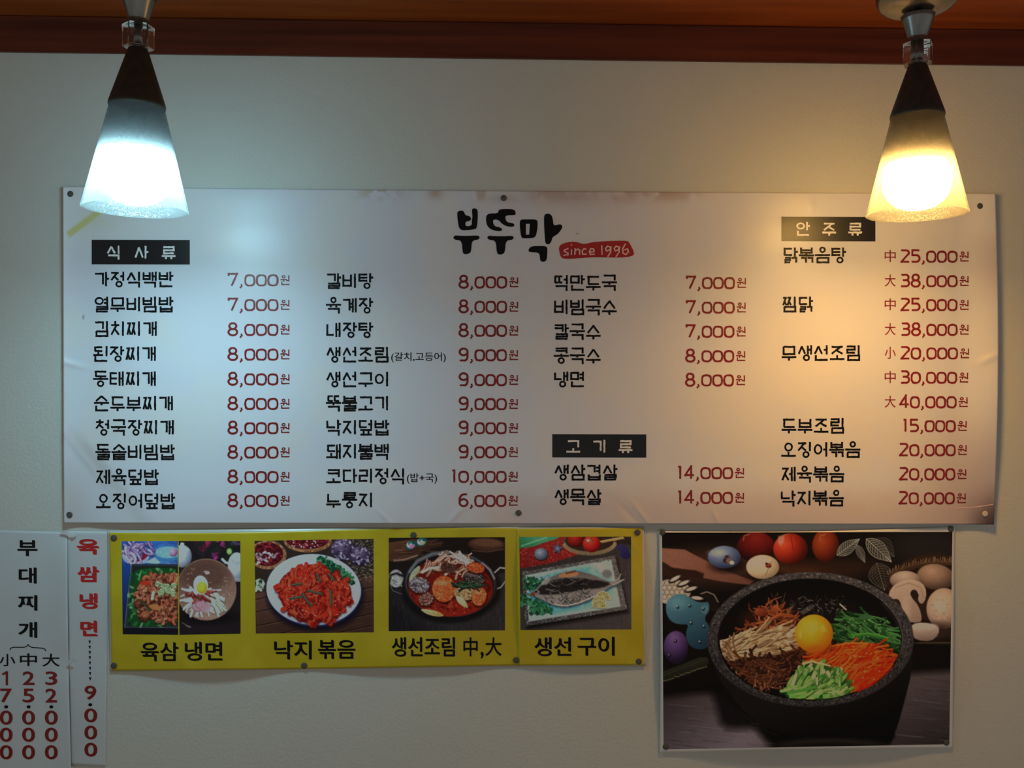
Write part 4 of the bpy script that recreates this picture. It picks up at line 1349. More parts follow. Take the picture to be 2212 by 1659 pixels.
    A.ell(cx, cy, 705, 460, (44, 42, 44), 6, 1, 0, (68, 66, 70), ((900, 1250), (1000, 380)))
    A.ell(cx, cy + 8, 668, 430, (60, 58, 62), 16, .6)
    for _ in range(2600):
        t = R.uniform(0, 6.283); q = R.uniform(.9, 1.0)
        x, y = cx + 700 * q * math.cos(t), cy + 456 * q * math.sin(t)
        up = .5 - .5 * math.sin(t)
        c = R.choice([(18, 17, 18), (34, 32, 34), (96, 94, 98), (124, 122, 126), (60, 58, 60)])
        A.ell(x, y, R.uniform(2, 9), R.uniform(2, 4.5), np.array(c) * (.65 + .55 * up), 2.5, R.uniform(.25, .8), t + 1.57 + R.uniform(-.4, .4))
    A.ell(cx - 2, cy + 2, 632, 418, (13, 11, 11), 8)
    A.line([(cx + 632 * math.cos(t / 20.) * .995, cy + 418 * math.sin(t / 20.)) for t in range(-13, 8)], 9, (96, 92, 92), 8, .8)
    A.line([(cx + 612 * math.cos(t / 20.), cy + 402 * math.sin(t / 20.)) for t in range(-13, 6)], 16, (36, 33, 33), 16, .8)
    A.line([(cx + 640 * math.cos(t / 20.), cy + 424 * math.sin(t / 20.)) for t in range(34, 60)], 7, (84, 82, 84), 6, .5)
    inb = lambda X, Y: (((X - cx) / 628) ** 2 + ((Y - cy) / 414) ** 2 < .97) * 1.0
    A.ell(1110, 720, 420, 170, (30, 25, 24), 140, .6)
    # seaweed and seeds at the back
    A.strands([(930, 640), (980, 560), (1150, 530), (1360, 560), (1340, 640), (1150, 680)], 60, .0, 1.6, 60, 5, [(40, 36, 34), (70, 66, 62), (24, 22, 22)], .8, (8, 8, 8), clip=inb)
    for _ in range(26):
        x, y = R.uniform(1030, 1360), R.uniform(530, 650)
        A.line([(x, y), (x + R.uniform(-24, 24), y + R.uniform(-14, 14))], 4, R.choice([(130, 126, 120), (170, 166, 158), (90, 86, 82)]), 2.5, .8)
    A.line([(1310, 585), (1352, 622)], 9, (186, 182, 172), 3)
    A.poly([(1030, 640), (1090, 600), (1140, 590), (1120, 620), (1060, 655)], (120, 116, 112), 8, .5)
    # shredded meat
    A.ell(830, 700, 200, 90, (44, 22, 15), 40, 1)
    A.strands([(640, 760), (680, 660), (800, 590), (980, 640), (1010, 720), (960, 780), (800, 790)], 80, -.3, .9, 110, 13, [(128, 62, 36), (96, 44, 26), (150, 80, 48), (74, 34, 22)], .9, (28, 13, 9), (196, 128, 84), clip=inb)
    A.poly([(722, 618), (790, 612), (825, 640), (800, 668), (740, 668)], (164, 80, 48), 5, 1, (100, 40, 22), ((740, 610), (780, 670)), 1)
    A.poly([(830, 630), (862, 585), (895, 600), (880, 650), (835, 655)], (180, 92, 56), 5, 1, (110, 46, 26), ((860, 590), (840, 655)), 1)
    A.line([(808, 585), (860, 552), (910, 535)], 12, (140, 80, 48), 5, 1, 5); A.line([(955, 640), (985, 598)], 18, (120, 90, 66), 5, 1, 8)
    A.line([(800, 745), (830, 690), (900, 655), (980, 665)], 22, (150, 76, 42), 5); A.line([(806, 735), (840, 684), (905, 650)], 6, (206, 130, 84), 4, .6)
    for _ in range(16):
        x, y = R.uniform(790, 930), R.uniform(530, 640); A.line([(x, y), (x + R.uniform(-14, 14), y - R.uniform(14, 40))], 2.6, (150, 120, 90), 2.5, .6)
    # enoki mushrooms
    en = [(520, 900), (545, 815), (660, 785), (880, 748), (1000, 790), (1100, 875), (1050, 935), (880, 930), (740, 950), (600, 930)]
    A.poly(en, (120, 92, 66), 20, 1, smooth=1)
    A.strands(en, 105, lambda x, y: -.32 + (y - 850) * .0016 + (x - 780) * .0007, .22, 230, 15, [(200, 170, 128), (182, 150, 110), (214, 188, 148), (160, 128, 90)], .25, (84, 58, 38), (240, 226, 200), ha=.45, clip=inb)
    for x, y, r in ((905, 752, 22), (968, 800, 24), (992, 770, 16), (1085, 872, 22), (1040, 826, 18), (900, 792, 17), (690, 800, 17), (1005, 900, 16), (890, 860, 15)):
        A.ball(x, y, r, r * .9, (240, 222, 188), (216, 186, 140), (150, 112, 74), (-.3, -.4), 4)
    A.strands([(540, 850), (600, 800), (560, 900), (640, 1000), (560, 1000), (525, 930)], 26, 1.0, .5, 110, 11, [(150, 118, 84), (120, 92, 64), (176, 146, 108)], .4, (60, 40, 26), clip=inb)
    # fern shoots
    fe = [(560, 980), (700, 950), (880, 930), (1050, 900), (1090, 950), (1000, 1030), (940, 1110), (850, 1170), (740, 1150), (640, 1090)]
    A.poly(fe, (40, 20, 14), 24, 1, smooth=1)
    A.strands(fe, 120, lambda x, y: .15 + (x - 800) * -.0016, .7, 150, 13, [(84, 44, 28), (62, 32, 22), (104, 60, 40), (48, 24, 18)], 1.1, (22, 10, 8), (150, 100, 72), ha=.3, clip=inb)
    for rr in (70, 100, 130):
        A.line([(790 + rr * 1.1 * math.cos(t / 6.), 1035 + rr * .55 * math.sin(t / 6.)) for t in range(8, 34)], 11, (92, 50, 34), 4, .9)
    for _ in range(40):
        x, y = R.uniform(700, 960), R.uniform(960, 1170); A.ell(x, y, R.uniform(3, 7), 3, R.choice([(206, 170, 130), (170, 128, 92)]), 2.5, .7, R.uniform(0, 3))
    for _ in range(10):
        x, y = R.uniform(720, 850), R.uniform(1085, 1165); A.line([(x, y), (x + R.uniform(-14, 14), y + R.uniform(16, 36))], 8, (150, 96, 70), 4, .8)
    # green vegetables upper right
    gr = [(1285, 830), (1300, 720), (1400, 660), (1500, 650), (1620, 705), (1690, 800), (1700, 900), (1640, 940), (1500, 850), (1380, 840)]
    A.poly(gr, (16, 36, 18), 20, 1, smooth=1)
    A.strands(gr, 95, lambda x, y: .12 + (x - 1300) * .0008, .35, 190, 18, [(44, 98, 46), (34, 78, 38), (64, 124, 62), (26, 60, 30)], .35, (8, 22, 10), (136, 186, 124), ha=.45, clip=inb)
    A.line([(1380, 800), (1500, 790), (1690, 828)], 30, (52, 120, 44), 5, 1, 16); A.line([(1390, 795), (1500, 783), (1640, 812)], 8, (120, 190, 96), 5, .6)
    A.poly([(1430, 680), (1470, 645), (1520, 660), (1525, 690), (1460, 690)], (60, 104, 66), 6, 1, smooth=1)
    for _ in range(30): A.ell(R.uniform(1330, 1640), R.uniform(680, 830), 5, 4, (190, 214, 170), 3, .6)
    A.ell(1640, 920, 60, 60, (12, 26, 14), 50, .8)
    # carrot shreds
    ca = [(1125, 925), (1230, 870), (1400, 845), (1510, 845), (1590, 900), (1685, 1000), (1600, 1085), (1510, 1155), (1412, 1190), (1375, 1090), (1250, 1000)]
    A.poly(ca, (196, 54, 12), 14, 1, (170, 26, 10), ((1300, 880), (1550, 1120)), 1)
    A.strands(ca, 130, lambda x, y: -.28 + (y - 900) * -.0024 + (x - 1400) * .0007, .25, 230, 13, [(232, 92, 24), (224, 74, 18), (240, 112, 36), (206, 48, 14)], .5, (150, 28, 8), (252, 160, 84), ha=.35, clip=inb)
    A.poly([(1420, 1100), (1500, 1040), (1680, 1000), (1600, 1085), (1510, 1155), (1412, 1190)], (208, 40, 14), 30, .55)
    A.line([(1385, 1085), (1420, 1030), (1480, 990), (1580, 965)], 14, (246, 92, 40), 4); A.line([(1400, 1160), (1410, 1100), (1450, 1060)], 10, (232, 70, 30), 4)
    A.line([(1130, 930), (1220, 880), (1350, 850), (1500, 850)], 10, (244, 130, 50), 4)
    for _ in range(14): A.ell(R.uniform(1320, 1640), R.uniform(900, 1150), 7, 4, (250, 170, 120), 3, .7, R.uniform(0, 3))
    # cucumber sticks
    cu = [(925, 1185), (1000, 1060), (1085, 985), (1240, 1005), (1345, 1075), (1388, 1190), (1250, 1238), (955, 1232)]
    A.poly(cu, (44, 92, 34), 14, 1, smooth=1)
    A.strands(cu, 80, lambda x, y: -1.05 + (x - 1150) * -.001 + (y > 1150) * .8, .5, 95, 26, [(150, 190, 104), (118, 168, 78), (92, 148, 62), (176, 206, 132), (60, 116, 46)], .2, (30, 68, 26), (214, 232, 176), taper=.9, ha=.5, clip=inb)
    A.line([(960, 1190), (1040, 1175), (1140, 1150)], 26, (88, 156, 64), 5, 1, 20); A.line([(1060, 990), (1120, 975), (1240, 1005)], 20, (206, 206, 130), 5, 1, 12)
    for x in (960, 1030, 1120, 1190): A.poly([(x, 1200), (x + 45, 1196), (x + 48, 1226), (x + 4, 1228)], (120, 190, 92), 4, .9)
    # yolk
    A.ell(1150, 880, 130, 50, (90, 34, 10), 40, .7)
    A.ball(1132, 786, 130, 130, (246, 196, 74), (232, 160, 34), (176, 92, 14), (-.25, -.35), 5)
    A.poly([(1100, 720), (1150, 700), (1160, 760), (1110, 790)], (250, 206, 100), 20, .4); A.poly([(1175, 735), (1200, 720), (1220, 770), (1180, 775)], (250, 206, 110), 16, .4)
    A.ell(1040, 790, 10, 26, (252, 224, 140), 8, .5); A.ell(1150, 895, 70, 26, (226, 92, 24), 26, .6)
    # clip the food to the bowl: repaint the inner lip at the front
    for _ in range(1100):
        t = R.uniform(.25, 2.95); q = R.uniform(.985, 1.06)
        x, y = cx + 640 * q * math.cos(t), cy + 426 * q * math.sin(t)
        A.ell(x, y, R.uniform(4, 10), R.uniform(3, 6), R.choice([(40, 38, 39), (58, 56, 58), (30, 28, 29), (84, 82, 84)]), 3, .7, t + 1.57)
    A.grain(.05, 8)
    return A


A = paint_bowl()
hang(A, PS, poster, [(95, 96), (2077, 92), (2056, 1541), (106, 1576)], (1.9, 2.0, 2.2), 'printed photo of a stone bowl with egg yolk, carrot, greens and mushrooms', 640, 470)


# ---- the yellow sheets
def paint_pork():
    A = Art(140, 165, 625, 945, 3.687, 220, 1120, 1.25, 8, (24, 26, 40))
    R = A.R
    A.poly([(140, 165), (625, 165), (625, 370), (140, 420)], (30, 72, 140), 10, 1, (60, 96, 150), ((200, 170), (500, 360)))
    for _ in range(40):
        x, y = R.uniform(150, 610), R.uniform(180, 360); A.ell(x, y, R.uniform(15, 50), R.uniform(8, 22), R.choice([(40, 96, 170), (24, 52, 110), (90, 130, 180), (20, 36, 80)]), 16, .5, R.uniform(0, 3))
    A.poly([(140, 340), (230, 370), (185, 860), (140, 860)], (28, 62, 120), 12, 1, (16, 30, 66), ((200, 350), (160, 800)))
    A.ell(270, 290, 110, 80, (150, 150, 180), 6); A.ell(275, 280, 92, 62, (120, 26, 44), 8)
    A.ell(520, 280, 120, 60, (60, 110, 150), 6); A.ell(525, 270, 100, 46, (120, 160, 180), 8); A.ball(570, 270, 34, 34, (220, 170, 190), (180, 120, 150), (100, 60, 90))
    A.strands([(180, 250), (240, 190), (380, 200), (390, 270), (280, 330), (200, 300)], 22, .3, 1.2, 110, 22, [(150, 120, 160), (176, 150, 184), (110, 80, 130)], .6, (50, 30, 60), (214, 196, 220))
    A.line([(190, 300), (270, 410)], 16, (176, 160, 190), 5); A.poly([(340, 350), (420, 310), (470, 350), (440, 362)], (150, 180, 200), 8)
    A.poly([(235, 362), (625, 364), (625, 875), (182, 868)], (44, 46, 50), 5); A.poly([(248, 378), (625, 380), (625, 855), (205, 850)], (26, 34, 26), 6)
    A.line([(235, 364), (182, 868), (615, 872)], 5, (120, 124, 124), 4, .7)
    gp = [(250, 420), (330, 398), (480, 392), (610, 400), (615, 860), (260, 860), (215, 840), (230, 600)]
    A.poly(gp, (20, 62, 26), 10, 1, smooth=1)
    for _ in range(120):
        x, y = R.uniform(215, 610), R.uniform(395, 860)
        if 300 < x and 450 < y < 800 and R.random() < .85: continue
        A.ell(x, y, R.uniform(12, 34), R.uniform(6, 15), R.choice([(40, 104, 44), (26, 80, 34), (70, 134, 70), (14, 50, 24), (110, 160, 104)]), 5, .75, R.uniform(0, 3))
    mp = [(290, 520), (340, 460), (470, 440), (605, 440), (612, 790), (560, 820), (420, 810), (310, 790), (265, 650)]
    A.poly(mp, (96, 46, 30), 10, 1, smooth=1)
    A.strands(mp, 150, .3, 1.5, 60, 24, [(150, 82, 56), (122, 60, 40), (176, 104, 72), (90, 42, 28), (160, 70, 44)], .9, (48, 20, 14), (214, 158, 124), ha=.4)
    A.ell(345, 515, 44, 18, (180, 48, 30), 6, 1); A.poly([(368, 690), (430, 680), (480, 710), (455, 735), (390, 720)], (206, 104, 56), 5, 1, smooth=1)
    A.line([(318, 660), (350, 700), (385, 735)], 12, (40, 70, 40), 4)
    for _ in range(22):
        x, y = R.uniform(440, 600), R.uniform(515, 605)
        A.ell(x, y + 4, 24, 18, (60, 66, 36), 6, .7); A.ell(x, y, 22, 16, (176, 190, 140), 4, 1, R.uniform(0, 3)); A.ell(x, y, 14, 10, (70, 100, 50), 4, .9); A.ell(x, y, 8, 5, (170, 184, 130), 3, .9)
    A.line([(410, 590), (400, 640)], 22, (206, 200, 150), 5)
    A.poly([(140, 868), (625, 874), (625, 945), (140, 945)], (20, 17, 26), 8)
    A.grain(.10, 12)
    return A


def paint_naengmyeon():
    A = Art(600, 165, 1125, 945, 3.687, 220, 1120, 1.25, 9, (30, 22, 24))
    R = A.R
    for _ in range(26):
        A.ell(R.uniform(760, 1100), R.uniform(180, 320), R.uniform(20, 60), R.uniform(14, 30), R.choice([(24, 34, 24), (20, 20, 22), (40, 30, 36)]), 14, .7, R.uniform(0, 3))
    for x, y, c in ((830, 205, (120, 30, 60)), (940, 200, (130, 40, 90)), (890, 295, (140, 40, 100)), (1060, 195, (70, 50, 80)), (800, 235, (90, 24, 40))):
        for k in range(7): A.ell(x + R.uniform(-30, 30), y + R.uniform(-20, 20), R.uniform(10, 22), R.uniform(6, 12), np.array(c) * R.uniform(.7, 1.4), 5, .8, R.uniform(0, 3))
    A.ell(1015, 262, 22, 26, (110, 150, 60), 5); A.ell(1015, 262, 11, 14, (190, 210, 140), 5)
    A.ball(640, 300, 76, 90, (224, 222, 224), (176, 176, 182), (96, 96, 108), (-.4, -.3), 5); A.ell(640, 248, 56, 18, (200, 200, 204), 5); A.ell(640, 205, 16, 14, (210, 210, 212), 5)
    A.ball(1075, 380, 72, 110, (226, 226, 226), (176, 178, 182), (90, 94, 100), (-.3, -.3), 5); A.line([(960, 325), (985, 350), (1020, 360)], 20, (206, 208, 210), 5); A.ell(1075, 330, 44, 40, (150, 156, 156), 8); A.ell(1078, 315, 40, 30, (226, 228, 228), 6)
    A.ell(1080, 490, 60, 14, (150, 150, 154), 8, .8)
    A.ell(845, 780, 230, 60, (14, 9, 10), 50, .9)
    A.ell(832, 566, 240, 246, (132, 98, 82), 5); A.ell(832, 566, 232, 238, (92, 62, 50), 5, 1, 0, (150, 116, 98), ((750, 380), (900, 790)))
    A.ell(820, 460, 180, 110, (82, 54, 44), 60, .8)
    for _ in range(60):
        x, y = R.uniform(660, 1030), R.uniform(400, 760)
        if ((x - 832) / 215) ** 2 + ((y - 566) / 220) ** 2 < 1:
            A.line([(x, y), (x + R.uniform(-30, 30), y + R.uniform(-14, 14))], R.uniform(4, 10), R.choice([(186, 150, 130), (120, 86, 70), (206, 176, 156), (100, 68, 56)]), 5, .45)
    A.poly([(812, 420), (850, 416), (862, 440), (830, 448)], (170, 150, 150), 5, .9)
    A.strands([(640, 660), (700, 560), (800, 590), (900, 550), (960, 680), (900, 730), (740, 740)], 60, lambda x, y: math.atan2(y - 600, x - 800), .4, 110, 20, [(220, 214, 204), (200, 190, 178), (176, 180, 150), (236, 232, 226)], .3, (110, 80, 66), (250, 248, 244))
    A.strands([(690, 600), (760, 560), (870, 560), (860, 690), (780, 700)], 14, .6, .6, 110, 18, [(120, 40, 36), (150, 60, 50), (90, 28, 28)], .4, (60, 20, 18), (200, 120, 110))
    for x, y, r in ((760, 710, .3), (820, 712, -.1), (790, 690, .1)):
        A.ell(x, y, 46, 34, (150, 100, 108), 5, 1, r); A.ell(x, y - 4, 38, 25, (182, 134, 140), 6, .9, r)
    A.poly([(778, 720), (800, 680), (862, 665), (866, 745), (820, 752)], (168, 116, 122), 5, 1, (190, 146, 148), ((790, 690), (860, 750)), 1)
    A.strands([(890, 560), (960, 640), (950, 720), (900, 710)], 12, .8, .3, 90, 22, [(176, 186, 140), (206, 206, 176)], .2, (80, 70, 50), (230, 230, 206))
    A.ball(788, 531, 58, 76, (248, 246, 242), (230, 226, 222), (170, 160, 158), (-.2, -.4), 4, -.12)
    A.ball(797, 551, 41, 48, (240, 196, 70), (222, 164, 40), (176, 116, 20), (-.2, -.3), 4)
    A.line([(640, 830), (700, 865)], 8, (110, 96, 96), 5, .7); A.ell(690, 860, 22, 6, (140, 124, 120), 5, .6, .4)
    A.grain(.08, 12)
    return A


def paint_octopus():
    A = Art(1205, 145, 2185, 930, 3.687, 220, 1120, 1.25, 10, (62, 40, 30))
    R = A.R
    A.poly([(1205, 600), (2185, 420), (2185, 930), (1205, 930)], (84, 54, 42), 10, 1, (58, 36, 28), ((1300, 600), (1400, 920)))
    for y0 in (500, 600, 712, 810, 905, 990):
        A.line([(1205, y0 + 150), (2185, y0 - 60)], 7, (24, 14, 12), 4); A.line([(1205, y0 + 158), (2185, y0 - 52)], 4, (120, 84, 66), 4, .5)
    for _ in range(70):
        x, y = R.uniform(1205, 2185), R.uniform(560, 930); A.line([(x, y), (x + 120, y - 25)], 3, R.choice([(110, 72, 56), (50, 30, 24)]), 4, .35)
    A.poly([(1205, 145), (2185, 145), (2185, 440), (1205, 520)], (44, 32, 28), 20)
    for _ in range(520):
        x, y = R.uniform(1880, 2180), R.uniform(150, 500); A.line([(x, y), (x + R.uniform(-22, 22), y + R.uniform(-14, 14))], 4, R.choice([(130, 124, 96), (70, 64, 52), (160, 154, 126), (40, 34, 30)]), 3, .7)
    for cx, cy, rx, ry in ((1320, 290, 150, 115), (1640, 180, 190, 90)):
        A.ell(cx, cy, rx, ry, (140, 92, 60), 5); A.ell(cx - 4, cy - 6, rx - 22, ry - 20, (66, 14, 20), 8)
        for t in range(60):
            a = t / 60 * 6.283; A.ell(cx + (rx - 10) * math.cos(a), cy + (ry - 9) * math.sin(a), 9, 5, R.choice([(176, 122, 84), (96, 60, 40)]), 3, .8, a + 1.57)
        for _ in range(130):
            t, q = R.uniform(0, 6.283), math.sqrt(R.random()); A.ell(cx - 4 + (rx - 28) * q * math.cos(t), cy - 8 + (ry - 26) * q * math.sin(t), 9, 7, R.choice([(120, 26, 34), (90, 18, 26), (150, 40, 44), (50, 10, 16)]), 3, .8)
    for _ in range(26): A.ell(R.uniform(1230, 1400), R.uniform(270, 370), R.uniform(8, 18), R.uniform(6, 10), R.choice([(190, 176, 180), (150, 130, 140)]), 4, .85, R.uniform(0, 3))
    for _ in range(20): A.ell(R.uniform(1500, 1760), R.uniform(175, 235), 6, 5, (214, 176, 170), 3, .9)
    for cx, cy, r in ((1920, 250, 100), (2060, 300, 88)):
        A.ball(cx, cy, r, r * .92, (110, 92, 116), (66, 50, 74), (26, 18, 30), (-.2, -.4), 6)
        for _ in range(46):
            t, q = R.uniform(0, 6.283), math.sqrt(R.random()) * .9; A.ell(cx + r * q * math.cos(t), cy + r * .9 * q * math.sin(t), R.uniform(6, 17), R.uniform(4, 10), R.choice([(150, 136, 160), (36, 24, 42), (186, 174, 190)]), 5, .7, R.uniform(0, 3))
    for _ in range(24): A.ell(1258 + R.uniform(-30, 30), 530 + R.uniform(-50, 50), R.uniform(8, 18), R.uniform(5, 10), R.choice([(176, 196, 170), (120, 150, 110), (206, 216, 200)]), 4, .8, R.uniform(0, 3))
    A.ell(1700, 620, 390, 280, (16, 12, 22), 40, .9, .05)
    A.ell(1690, 572, 380, 288, (34, 42, 84), 4, 1, .06)
    A.ell(1687, 566, 376, 282, (176, 186, 198), 5, 1, .06, (216, 222, 230), ((1400, 700), (1500, 320)))
    A.ell(1690, 566, 318, 236, (192, 200, 210), 30, .7, .06); A.ell(1690, 590, 320, 238, (150, 154, 166), 60, .5, .06)
    for _ in range(210):
        t = R.random(); x = 1740 + t * 250 + R.uniform(-30, 30); y = 330 + t * 170 + R.uniform(-40, 30)
        A.ell(x, y, R.uniform(8, 26), R.uniform(6, 14), R.choice([(22, 74, 44), (40, 104, 62), (12, 48, 30), (66, 130, 84)]), 4, .8, R.uniform(0, 3))
    mp = [(1395, 560), (1430, 470), (1500, 415), (1580, 390), (1650, 362), (1780, 370), (1815, 420), (1850, 450), (1930, 490), (1985, 570), (1990, 640), (1930, 720), (1860, 790), (1760, 825), (1640, 828), (1540, 800), (1480, 740), (1430, 680)]
    A.poly([(x + 6, y + 12) for x, y in mp], (90, 60, 60), 30, .6, smooth=1)
    A.poly(mp, (132, 22, 14), 6, 1, smooth=1)
    A.strands([(1690 + (x - 1690) * .9, 600 + (y - 600) * .9) for x, y in mp], 190, lambda x, y: math.atan2(y - 600, x - 1700) + 1.3, .8, 130, 34, [(178, 36, 22), (150, 26, 16), (198, 56, 32), (124, 18, 12), (188, 44, 26)], .9, (80, 10, 8), (236, 132, 96), taper=.8, ha=.38)
    for _ in range(260):
        x, y = R.uniform(1400, 1980), R.uniform(370, 820)
        if A.inside(mp, x, y): A.ell(x, y, R.uniform(2, 6), R.uniform(2, 4), R.choice([(250, 190, 160), (226, 110, 76), (96, 14, 10)]), 2.5, .75, R.uniform(0, 3))
    for p in ([(1500, 640), (1600, 622)], [(1600, 600), (1640, 660), (1672, 695)], [(1640, 575), (1750, 600)], [(1822, 575), (1826, 690)], [(1712, 440), (1738, 505)], [(1805, 440), (1850, 490)], [(1520, 530), (1590, 520)]):
        A.line(p, 20, (50, 56, 40), 4); A.line([(x - 2, y - 4) for x, y in p], 6, (120, 126, 96), 4, .6)
    A.grain(.10, 10)
    return A


def paint_stew():
    A = Art(90, 130, 1040, 900, 3.626, 810, 1120, 1.25, 12, (26, 19, 16))
    R = A.R
    A.poly([(90, 560), (1040, 420), (1040, 900), (90, 900)], (44, 40, 42), 20, 1, (24, 22, 24), ((500, 700), (300, 880)))
    for _ in range(120):
        x = R.uniform(90, 1040); y = R.uniform(600, 890)
        A.line([(x, y), (x + R.uniform(-4, 10), y + R.uniform(40, 120))], 3, R.choice([(84, 78, 80), (16, 14, 15), (64, 58, 60)]), 4, .35)
    A.poly([(90, 190), (300, 160), (540, 180), (520, 220), (400, 240), (280, 330), (160, 340), (90, 330)], (78, 48, 34), 10, 1, (50, 30, 22), ((200, 180), (300, 340)))
    for _ in range(50):
        x, y = R.uniform(95, 460), R.uniform(180, 330); A.line([(x, y), (x + R.uniform(40, 110), y - R.uniform(0, 20))], 5, R.choice([(120, 82, 60), (40, 24, 18), (98, 62, 44)]), 5, .5)
    A.line([(150, 330), (230, 322), (330, 290)], 14, (140, 110, 92), 6, .8)
    A.ell(870, 205, 140, 48, (64, 40, 30), 8, 1, .05); A.ell(880, 190, 120, 34, (92, 62, 46), 14, .9, .05); A.line([(760, 250), (880, 262), (1010, 240)], 9, (88, 58, 44), 6, .8)
    for x, y, c in ((282, 210, (190, 110, 150)), (365, 185, (150, 150, 120))):
        A.ell(x, y, 46, 32, (24, 70, 66), 6, 1, -.5); A.ell(x - 12, y - 2, 22, 24, (206, 206, 196), 6, 1, -.3); A.ell(x + 8, y + 8, 24, 14, c, 6, 1, -.5); A.ell(x - 16, y - 8, 5, 5, (16, 16, 18), 3); A.ell(x - 10, y - 20, 16, 9, (40, 110, 96), 5, 1, -.3)
    A.ell(165, 470, 56, 70, (150, 146, 142), 8)
    for _ in range(30): A.ell(R.uniform(120, 215), R.uniform(410, 530), R.uniform(6, 16), R.uniform(4, 9), R.choice([(196, 192, 188), (90, 86, 84), (120, 116, 112)]), 4, .8, R.uniform(0, 3))
    # pan
    A.ell(600, 560, 390, 260, (10, 9, 9), 30, .8, -.05)
    A.line([(215, 600), (140, 575), (112, 510), (125, 445), (170, 430), (215, 450)], 18, (30, 28, 28), 4); A.line([(205, 590), (138, 565), (118, 510), (128, 452), (172, 436)], 5, (120, 118, 116), 4, .7)
    A.line([(930, 430), (980, 385), (1030, 392)], 12, (150, 148, 146), 4); A.line([(1030, 480), (985, 540), (930, 560)], 12, (130, 128, 126), 4)
    A.ell(592, 512, 368, 262, (28, 26, 26), 4, 1, .05); A.ell(590, 508, 352, 246, (74, 74, 76), 5, .8, .05); A.ell(592, 520, 344, 238, (22, 18, 18), 8, 1, .05)
    A.line([(270, 420), (330, 330), (450, 275), (560, 262)], 20, (120, 120, 122), 14, .7); A.line([(840, 350), (900, 400), (935, 470)], 16, (150, 150, 150), 12, .7)
    A.ell(590, 540, 335, 228, (92, 18, 12), 10, 1, .05, (130, 30, 18), ((590, 400), (600, 760)))
    for _ in range(90):
        t, q = R.uniform(0, 6.283), math.sqrt(R.random()); A.ell(590 + 310 * q * math.cos(t), 545 + 200 * q * math.sin(t), R.uniform(8, 30), R.uniform(5, 14), R.choice([(120, 26, 14), (70, 12, 8), (150, 44, 24), (50, 10, 8)]), 6, .6, R.uniform(0, 3))
    A.strands([(350, 400), (470, 320), (560, 290), (700, 290), (760, 350), (700, 440), (560, 400), (420, 430)], 46, -.4, .7, 110, 18, [(150, 96, 74), (176, 122, 98), (110, 64, 50), (206, 160, 136)], .5, (50, 22, 16), (226, 190, 168))
    A.line([(500, 330), (550, 290), (565, 262)], 22, (176, 146, 128), 5, 1, 26); A.ell(565, 266, 22, 14, (120, 96, 84), 5, 1, .4)
    A.line([(370, 420), (430, 390), (510, 380)], 24, (206, 176, 156), 6, 1, 14)
    A.strands([(600, 290), (690, 280), (750, 330), (740, 370), (640, 310)], 22, .7, .3, 100, 11, [(220, 206, 196), (196, 176, 166), (236, 226, 216)], .4, (90, 60, 50), (250, 244, 238))
    A.ell(580, 390, 70, 40, (60, 34, 26), 16, .9)
    def fish(cx, cy, rx, ry, rot, base, scale_c, lt):
        A.ell(cx + 4, cy + 10, rx + 6, ry + 6, (40, 8, 6), 14, .8, rot)
        A.ell(cx, cy, rx, ry, base, 6, 1, rot)
        for _ in range(int(rx * ry / 26)):
            t, q = R.uniform(0, 6.283), math.sqrt(R.random()) * .95
            u, v = rx * q * math.cos(t), ry * q * math.sin(t)
            A.ell(cx + u * math.cos(rot) - v * math.sin(rot), cy + u * math.sin(rot) + v * math.cos(rot), R.uniform(3, 9), R.uniform(2, 6), R.choice(scale_c), 3, .75, R.uniform(0, 3))
        A.ell(cx - rx * .2, cy - ry * .45, rx * .5, ry * .2, lt, 14, .4, rot)
    fish(345, 520, 82, 62, .2, (84, 80, 84), [(140, 138, 144), (50, 46, 50), (176, 174, 178), (110, 60, 44)], (206, 204, 208))
    fish(540, 552, 92, 102, 0, (190, 74, 34), [(222, 108, 56), (160, 52, 22), (236, 136, 84), (200, 84, 40)], (246, 176, 130))
    fish(775, 470, 82, 58, .15, (44, 36, 34), [(90, 84, 82), (24, 20, 20), (120, 110, 106)], (150, 144, 140))
    fish(790, 385, 70, 40, .2, (176, 64, 30), [(206, 96, 52), (140, 44, 20)], (226, 150, 110))
    fish(700, 585, 86, 56, .1, (150, 112, 70), [(196, 160, 110), (100, 70, 40), (214, 184, 140)], (226, 200, 160))
    fish(815, 610, 58, 74, .2, (196, 80, 38), [(222, 112, 62), (160, 54, 26), (236, 140, 90)], (246, 180, 140))
    fish(400, 630, 60, 50, -.5, (90, 50, 40), [(150, 110, 96), (60, 26, 20), (190, 160, 146)], (190, 150, 130))
    A.strands([(620, 500), (720, 500), (850, 520), (760, 545), (640, 530)], 16, .1, .3, 120, 13, [(30, 50, 34), (44, 70, 46), (20, 34, 24)], .3, (10, 14, 10), (90, 120, 90))
    A.poly([(630, 612), (670, 610), (715, 650), (732, 705), (690, 690), (650, 660)], (196, 196, 150), 5, 1, (150, 150, 100), ((640, 620), (720, 700)), 1)
    A.poly([(262, 480), (290, 410), (350, 362), (356, 400), (320, 450), (280, 490)], (150, 150, 120), 5, 1, smooth=1)
    A.poly([(348, 708), (420, 712), (500, 728), (550, 765), (480, 770), (400, 748)], (206, 186, 130), 5, 1, (180, 140, 84), ((400, 710), (480, 770)), 1)
    for k in range(4): A.line([(370 + k * 40, 722 + k * 6), (400 + k * 36, 742 + k * 6)], 4, (140, 100, 60), 3, .7)
    A.poly([(600, 620), (612, 700), (560, 700), (590, 650)], (150, 60, 36), 8, .8)
